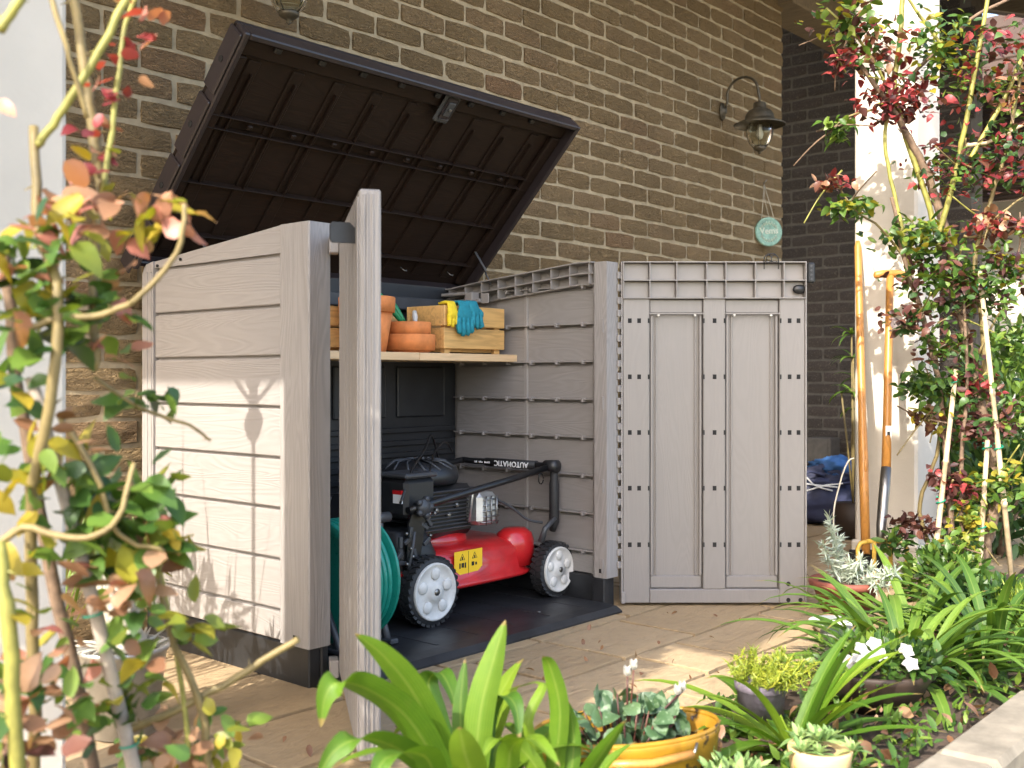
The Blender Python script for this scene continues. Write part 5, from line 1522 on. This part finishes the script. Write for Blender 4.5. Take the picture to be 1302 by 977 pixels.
# adenium in a zinc pot by the left pillar
zp = thing('zinc_pot', 'pale zinc flower pot on the paving beside the left pillar', 'plant pot', (1.322, 2.365, .006))
MB().lathe([(.0001, .006), (.072, .006), (.072, 0), (.076, 0), (.098, .19), (.104, .192), (.106, .198), (.104, .204), (.098, .204), (.094, .19), (.0001, .18)], 36).build('pot', M['zinc'], zp)
MB().lathe([(.094, .185), (.04, .195), (.0001, .196)], 20).build('soil', M['soil'], zp)
M['caudex'] = plain('pale_caudex_bark', (0.46, 0.43, 0.36), 0.75, 0.25, 40, 0.6)
ad = thing('adenium', 'swollen-stemmed adenium with thin leaves in the zinc pot', 'plant', (1.322, 2.365, .20))
MB().lathe([(.055, -.02), (.058, .0), (.050, .03), (.034, .055), (.0001, .07)], 18).build('caudex', M['caudex'], ad)
rr = random.Random(52)
for k in range(6):
    a = 2*math.pi*k/6 + .4
    tip = Vector((.075*math.cos(a), .075*math.sin(a), .20 + rr.uniform(-.03,.03)))
    MB().tube([(.015*math.cos(a), .015*math.sin(a), .03), (.035*math.cos(a), .035*math.sin(a), .10), tip], [.018, .013, .009], 8).build('branch', M['caudex'], ad)
    b = MB(); me, lb = leaf_mesh('x', .075, .010, None, .1, .2, 3, seed=2); bpy.data.meshes.remove(me)
    for q in range(26):
        b.add(lb.v, lb.f, True, frame(tip + rand_dir(rr)*.008, rand_dir(rr, .8), rand_dir(rr, 1)))
    tag(b.build('foliage', M['leaf_yellow'] if k % 2 else M['succulent'], ad), kind='stuff')
for k in range(14):
    a = rr.uniform(0, 6.28)
    MB().tube([(.03*math.cos(a), .03*math.sin(a), .0), (.08*math.cos(a), .08*math.sin(a), .012), (.13*math.cos(a+.2), .13*math.sin(a+.2), .02)], [.006, .004, .002], 5).build('root', M['caudex'], ad)

# grass blades by the wall
gb = thing('grass_tuft', 'tuft of long thin grass blades against the brick wall by the shed', 'plant', (1.45, 3.0, .004))
rr = random.Random(53)
for k in range(16):
    P = strap_path((rr.uniform(-.05,.05), rr.uniform(-.05,.05), 0), rr.uniform(0, 6.28), rr.uniform(1.15, 1.5), rr.uniform(.5, .85), rr.uniform(.1, .6))
    strap_leaf(gb, P, .010, M['fern'])

# mustard planter and cyclamen
mp_ = thing('metal_planter', 'mustard yellow oval metal planter with black lettering and chipped rim', 'planter', (1.747, 1.222, -0.035), R(-30))
prof = [(.0001, .006), (.78, .006), (.80, .0), (.82, .0), (.93, .125), (.97, .135), (.985, .17), (1.0, .176), (1.0, .184), (.985, .188), (.965, .184), (.94, .165), (.88, .09), (.0001, .08)]
b = MB().lathe(prof, 56, sx=.195, sy=.112)
b.build('tub', M['mustard'], mp_)
MB().lathe([(.985, .184), (1.005, .190), (.985, .196), (.965, .190), (.985, .184)], 56, sx=.195, sy=.112, cap=False).build('rim', M['mustard'], mp_)
MB().lathe([(.94, .150), (.5, .158), (.0001, .160)], 40, sx=.195, sy=.112).build('soil', M['soil'], mp_)
hb = MB().tube([(-.10, -.114, .166), (-.01, -.128, .162), (.08, -.116, .166)], .0085, 8).build('wood_handle', M['handle_wood'], mp_)
MB().tube([(-.12, -.088, .178), (-.105, -.112, .166)], .003, 6).build('wire', M['steel'], hb); MB().tube([(.10, -.096, .178), (.085, -.114, .166)], .003, 6).build('wire', M['steel'], hb)
for i, ch in enumerate('MARKET'):
    th = R(-80) + (i-2.5)*.235
    x, y = .19*.91*math.cos(th), .109*.91*math.sin(th)
    nx, ny = math.cos(th)/.19, math.sin(th)/.109; nl = math.hypot(nx, ny); nx /= nl; ny /= nl
    Tm = frame((x + nx*.006, y + ny*.007, .132), (-ny, nx, 0), (nx, ny, .28))
    text_part(ch, .062, M['black_print'], mp_, Tm, extrude=.002, bold=.002)
cy = thing('cyclamen', 'white-flowered cyclamen with marbled leaves in the mustard planter', 'plant', Vector((1.747, 1.222, -0.035)) + Vector((0, 0, .15)))
rr = random.Random(54)
Rm = Matrix.Rotation(R(-30), 3, 'Z')
for k in range(95):
    a = rr.uniform(0, 6.28); q = rr.random()**.5
    p = Rm @ Vector((.13*q*math.cos(a) - .01, .065*q*math.sin(a), 0))
    h = rr.uniform(.015, .12)*(1.15-q*.6)
    me, lb = rr.choice(leaves('cyclamen', .038, .038))
    place('leaf', me, cy, frame(p + Vector((0,0,h)), rand_dir(rr, -.2), Vector((rr.gauss(-.4,.5), rr.gauss(-.4,.5), 1))))
    MB().tube([p*.6, p + Vector((0,0,h))], .0018, 4).build('stalk', M['leaf_plum'], cy)
for tip in ((1.755, 1.228, 0.252), (1.764, 1.219, 0.264), (1.820, 1.153, 0.215), (1.835, 1.152, 0.218)):
    tip = Vector(tip) - (Vector((1.747, 1.222, -0.035)) + Vector((0, 0, .15)))
    MB().tube([tip*.3, tip*.8, tip], .0018, 5).build('stalk', M['leaf_plum'], cy)
    b = MB(); me, lb = leaf_mesh('x', .020, .013, None, .2, -.5, 4, seed=3); bpy.data.meshes.remove(me)
    for q in range(5): b.add(lb.v, lb.f, True, frame(tip, (math.cos(q*1.26), math.sin(q*1.26), .9), (0,0,1)))
    b.build('flower', M['petal'], cy)

def pot(name, label, loc, prof, m, soil_r=None, soil_z=None, sy=1.0):
    t = thing(name, label, 'plant pot', loc)
    MB().lathe(prof, 36).build('pot', m, t)
    if soil_r: MB().lathe([(soil_r, soil_z), (soil_r*.5, soil_z+.006), (.0001, soil_z+.008)], 24).build('soil', M['soil'], t)
    return t
# purple pot with yellow sedum
lp_ = Vector((2.290, 1.223, 0.001)); lp_.z = .006
pot('purple_pot', 'faded purple pot of yellow-green sedum near the patio edge', lp_, [(.0001, .004), (.042, .004), (.046, 0), (.056, .104), (.061, .106), (.062, .122), (.059, .126), (.055, .122), (.0001, .11)], M['purple_pot'], .055, .11)
sdm = thing('sedum', 'yellow-green feathery sedum growing in the purple pot', 'plant', lp_ + Vector((0,0,.115)))
rr = random.Random(55)
for k in range(48):
    a = rr.uniform(0, 6.28); q = rr.random()**.5
    feathery(sdm, (.05*q*math.cos(a), .05*q*math.sin(a), 0), (.12*q*math.cos(a)+.02, .12*q*math.sin(a)-.02, rr.uniform(.03, .08)*(1.2-q*.5)), .018, M['sedum'], 60, rr)
# cream pot with rosette succulents, pale sedum in front
lc_ = Vector((2.014, 0.947, -0.015)); lc_.z = .0
pot('cream_pot', 'cream glazed round pot of succulents at the front edge', lc_, [(.0001, .004), (.046, .004), (.050, 0), (.060, .09), (.063, .105), (.061, .110), (.057, .108), (.0001, .098)], M['cream_glaze'], .056, .098)
def rosette(root, c, rad, n, m, r, L=.04, W_=.016):
    for k in range(n):
        a = 2*math.pi*k*.382; e = .2 + 1.1*(1 - k/n)*0 + 1.2*(k/n)
        me, lb = leaves(m, L, W_)[k % 4]
        x = Vector((math.cos(a)*math.cos(e), math.sin(a)*math.cos(e), math.sin(e)))
        place('leaf', me, root, frame(Vector(c) + x*.006, x, Vector((-math.cos(a)*math.sin(e), -math.sin(a)*math.sin(e), math.cos(e)))) @ Matrix.Scale(rad/L*(1-.45*k/n), 4))
su = thing('succulent', 'rosette succulents spilling over the rim of the cream pot', 'plant', lc_ + Vector((0,0,.10)))
rr = random.Random(56)
for k in range(9):
    a = rr.uniform(0, 6.28); q = rr.uniform(.0, .065)
    rosette(su, (q*math.cos(a), q*math.sin(a), rr.uniform(.0, .028)), rr.uniform(.028, .042), 13, 'succulent', rr)
sp = thing('pale_succulent', 'mound of pale green leafy succulent in front of the mustard planter', 'plant', Vector((1.797, 1.013, 0.084)) - Vector((0,0,.02)))
mass(sp, 'foliage', M['succulent'], (0, 0, 0), (.075, .085, .06), 420, .026, .011, 57)
MB().lathe([(.05, -.09), (.07, -.02), (.03, .02), (.0001, .03)], 16).build('stems', M['leaf_dark'], sp)
sp2 = thing('pale_succulent', 'small grey-green succulents left of the mustard planter', 'plant', Vector((1.614, 1.223, 0.135)) - Vector((0,0,.03)))
rr = random.Random(58)
for k in range(9): rosette(sp2, (rr.uniform(-.05,.05), rr.uniform(-.06,.06), rr.uniform(-.01,.04)), .034, 12, 'succulent', rr)
MB().lathe([(.05, -.09), (.06, -.02), (.03, .02), (.0001, .03)], 16).build('stems', M['leaf_dark'], sp2)
# white petunias in a dark bowl
lw = Vector((2.676, 1.116, -0.050)); lw.z = .006
pot('dark_bowl', 'wide dark brown bowl of white flowers behind the cream pot', lw, [(.0001, .004), (.09, .004), (.095, 0), (.145, .085), (.150, .10), (.145, .105), (.138, .10), (.0001, .085)], M['dark_bowl'], .138, .085)
pe = thing('white_petunia', 'white-flowered petunia growing in the dark bowl', 'plant', lw + Vector((0,0,.09)))
mass(pe, 'foliage', M['leaf_green'], (0, 0, .025), (.15, .15, .055), 520, .026, .014, 59)
mass(pe, 'foliage', M['leaf_dark'], (.04, -.08, .02), (.10, .10, .05), 110, .036, .026, 60)
rr = random.Random(61)
for (x, y, Z) in ((1080, 842, 2.60), (1095, 826, 2.64), (1112, 820, 2.66), (1118, 832, 2.62), (1152, 828, 2.64), (1158, 845, 2.62), (1092, 840, 2.58), (1105, 836, 2.58)):
    u_ = ((x-651)/1377, (479-y)/1377)
    c = Vector(((.754+.657*u_[0])*Z, (.657-.754*u_[0])*Z, .841+u_[1]*Z)) - (lw + Vector((0,0,.09)))
    b = MB(); me, lb = leaf_mesh('x', .021, .021, None, .25, .15, 4, seed=4); bpy.data.meshes.remove(me)
    ax = Vector((-.5 + rr.uniform(-.3,.3), -.5 + rr.uniform(-.3,.3), .7)).normalized()
    s1 = ax.cross(Vector((0,0,1))).normalized(); s2 = ax.cross(s1)
    for q in range(5):
        dv = s1*math.cos(q*1.257) + s2*math.sin(q*1.257) + ax*.25
        b.add(lb.v, lb.f, True, frame(c, dv, ax))
    b.build('flower', M['petal'], pe)
# grey pot standing upside down
lg = Vector((3.079, 1.368, 0.002)); lg.z = .006
pot('grey_pot', 'plain grey-green round pot turned upside down among the plants', lg, [(.0001, 0), (.074, 0), (.076, .02), (.072, .075), (.068, .082), (.060, .082), (.056, .074), (.0001, .074)], M['grey_pot'])
ls = Vector((3.373, 1.533, -0.017)); ls.z = .006
t = thing('white_dish', 'pale oval dish on the paving behind the grey pot', 'dish', ls)
MB().lathe([(.0001, .004), (.06, .004), (.08, .03), (.085, .034), (.08, .034), (.06, .012), (.0001, .010)], 28).build('dish', M['white_paint'], t)

# low green plant round the fork and the pillar foot, ferns and bright grass at the right
lo = thing('low_shrub', 'low leafy green shrub at the foot of the white pillar', 'plant', (4.118, 1.439, -0.030))
mass(lo, 'foliage', M['leaf_green'], (0, 0, .10), (.17, .17, .13), 800, .04, .024, 62)
lo2 = thing('low_shrub', 'darker low leafy shrub between the tall rose and the kerb', 'plant', (3.847, 1.217, -0.022))
mass(lo2, 'foliage', M['leaf_dark'], (0, 0, .07), (.22, .18, .10), 700, .042, .026, 63)
fe = thing('feathery_shrub', 'bright feathery green shrub at the right edge behind the agapanthus', 'plant', (3.829, 1.086, -0.077))
mass(fe, 'foliage', M['fern'], (0, 0, .08), (.17, .17, .14), 2200, .032, .004, 64)
fn = thing('fern', 'dark bluish fern low behind the kerb at the right edge', 'plant', (3.084, 0.951, 0.008))
rr = random.Random(65)
b = MB(); me, lb = leaf_mesh('x', .020, .006, None, .1, .1, 2, seed=5); bpy.data.meshes.remove(me)
for k in range(12):
    P = strap_path((0, 0, 0), rr.uniform(0, 6.28), rr.uniform(.4, 1.0), .20, 1.0, 16)
    for i in range(2, 16):
        tdir = (P[i]-P[i-1]).normalized(); s = tdir.cross(Vector((0,0,1))).normalized()
        for q in (-1, 1): b.add(lb.v, lb.f, True, frame(P[i], s*q + tdir*.3, (0,0,1)) @ Matrix.Scale(1.2-.05*i, 4))
tag(b.build('frond', M['leaf_dark'], fn), kind='stuff')
# plant on the dark wall and shrubs far right
wp = thing('potted_palm', 'thin-leaved green plant behind the pole in the dark recess', 'plant', (5.382, 2.348, 0.186))
rr = random.Random(66)
for (x, y, n) in ((1083, 425, 10), (1085, 455, 9), (1084, 500, 8), (1070, 500, 5), (1088, 480, 8), (1085, 520, 6)):
    u_ = ((x-651)/1377, (479-y)/1377); Z = 5.6
    tip = Vector(((.754+.657*u_[0])*Z, (.657-.754*u_[0])*Z, .841+u_[1]*Z)) - Vector((5.382, 2.348, 0.186))
    MB().tube([(0,0,0), tip*.5 + rand_dir(rr)*.02, tip], .005, 5).build('stem', M['olive_cane'], wp)
    for k in range(n):
        strap_leaf(wp, strap_path(tip, rr.uniform(0, 6.28), rr.uniform(-.2, .9), .13, 1.2, 6), .016, M['strap_dark'])
MB().lathe([(.0001, -.17), (.08, -.17), (.10, .0), (.0001, .0)], 20).build('pot', M['dark_bowl'], wp)
def shrub(label, base, rad, n, key, L, seed):
    t = thing('shrub', label, 'shrub', base, group='shrubs behind the tall rose')
    r = random.Random(seed)
    MB().tube([(0,0,-.02), (.02,.01,rad[2]*.6), (-.02,.02,rad[2]*1.2)], [.03,.022,.01], 7).build('trunk', M['bark'], t)
    for k in range(6):
        d = rand_dir(r, .6); MB().tube([(0,0,rad[2]*.5), (d.x*rad[0]*.6, d.y*rad[1]*.6, rad[2]*(1+d.z*.5))], [.014,.005], 6).build('limb', M['bark'], t)
    mass(t, 'crown', M[key], (0, 0, rad[2]*1.05), rad, n, L, L*.4, seed)
    return t
shrub('dark glossy shrub right of the tall rose, behind its stakes', (6.5, 2.12, 0), (.36, .30, .36), 900, 'leaf_dark', .10, 71)
shrub('grey-green shrub far right beyond the tall rose', (7.3, 2.15, 0), (.40, .34, .52), 1100, 'leaf_green', .09, 72)
shrub('tall loose green shrub beside the white garden fence', (9.6, 2.75, 0), (.7, .7, .66), 1000, 'leaf_green', .12, 73)
shrub('broad-leaved dark shrub at the foot of the tall rose, right edge', (5.35, 1.60, 0), (.30, .24, .27), 700, 'leaf_dark', .085, 74)
shrub('pale fresh-green shrub just behind the tall rose', (5.75, 1.95, 0), (.24, .22, .36), 700, 'leaf_green', .07, 75)

# ---- unseen things left of the frame, placed to shadow the shed and paving
sb = thing('shrub', 'unseen tall leafy shrub added left of the left pillar to shade the paving', 'shrub', (.06, 1.57, 0), group='added shade casters')
MB().tube([(0,0,-.02), (.02,.01,.7), (-.02,.02,1.6)], [.03,.022,.01], 7).build('trunk', M['bark'], sb)
mass(sb, 'crown', M['leaf_green'], (0, 0, 1.75), (.26, .30, .85), 2300, .075, .05, 81)  # unseen crown, added and sized to keep direct sun off the paving
bf = thing('bird_feeder', 'slim metal bird feeder pole left of the shed', 'bird feeder', (.90, 2.385, 0))
MB().tube([(0,0,0), (0,0,1.56)], .009, 8).build('pole', M['black_metal'], bf)
MB().lathe([(.0001, 1.42), (.03, 1.42), (.045, 1.45), (.04, 1.46), (.025, 1.47), (.02, 1.55), (.035, 1.57), (.0001, 1.62)], 20).build('tray', M['black_metal'], bf)
for s in (-1, 1):
    MB().tube([(0,0,1.50), (.02, s*.10, 1.56), (.03, s*.30, 1.61)], .007, 6).build('arm', M['black_metal'], bf)
rd_ = thing('reed_plant', 'tall thin reeds left of the shed', 'plant', (1.0, 2.62, 0))
rr = random.Random(82)
for k in range(26):
    P = strap_path((rr.uniform(-.05,.05), rr.uniform(-.12,.30), 0), rr.uniform(0, 6.28), rr.uniform(1.38, 1.56), rr.uniform(.7, 1.25), rr.uniform(0, .25))
    strap_leaf(rd_, P, .010, M['strap_dark'])
mass(rd_, 'foliage', M['leaf_dark'], (0, .05, .76), (.06, .24, .16), 190, .07, .02, 83)
# dry leaf litter in the bed and grass tufts beyond the kerb
def scatter(name, label, cat, m, n, x0, x1, y0, y1, z, L, W_, seed, up):
    r = random.Random(seed); b = MB()
    me, lb = leaf_mesh('x', L, W_, None, .25, .3, 3, seed=seed); bpy.data.meshes.remove(me)
    for k in range(n):
        x = rand_dir(r, up); p = (r.uniform(x0, x1), r.uniform(y0, y1), z + r.uniform(0, .02))
        b.add(lb.v, lb.f, True, frame(p, x, rand_dir(r, 1.5)) @ Matrix.Scale(r.uniform(.5, 1.3), 4))
    o = b.build(name, m); tag(o, label, cat, kind='stuff')
scatter('leaf_litter', 'dry brown leaf litter on the soil of the bed', 'leaf litter', M['leaf_brown'], 500, 1.2, 4.6, .84, 1.38, .03, .040, .020, 91, .0)
scatter('weeds', 'low green weeds on the soil of the bed', 'weeds', M['leaf_green'], 2600, 1.2, 4.6, .86, 1.42, .02, .035, .014, 92, .7)
scatter('dry_grass', 'dry pale grass beyond the concrete kerb', 'grass', M['leaf_yellow'], 900, 1.8, 3.6, .30, .66, -.03, .05, .004, 93, .9)
scatter('fallen_leaves', 'small dry leaves fallen on the paving', 'leaf litter', M['leaf_brown'], 70, 1.3, 4.4, 1.45, 2.22, .004, .022, .012, 94, .0)
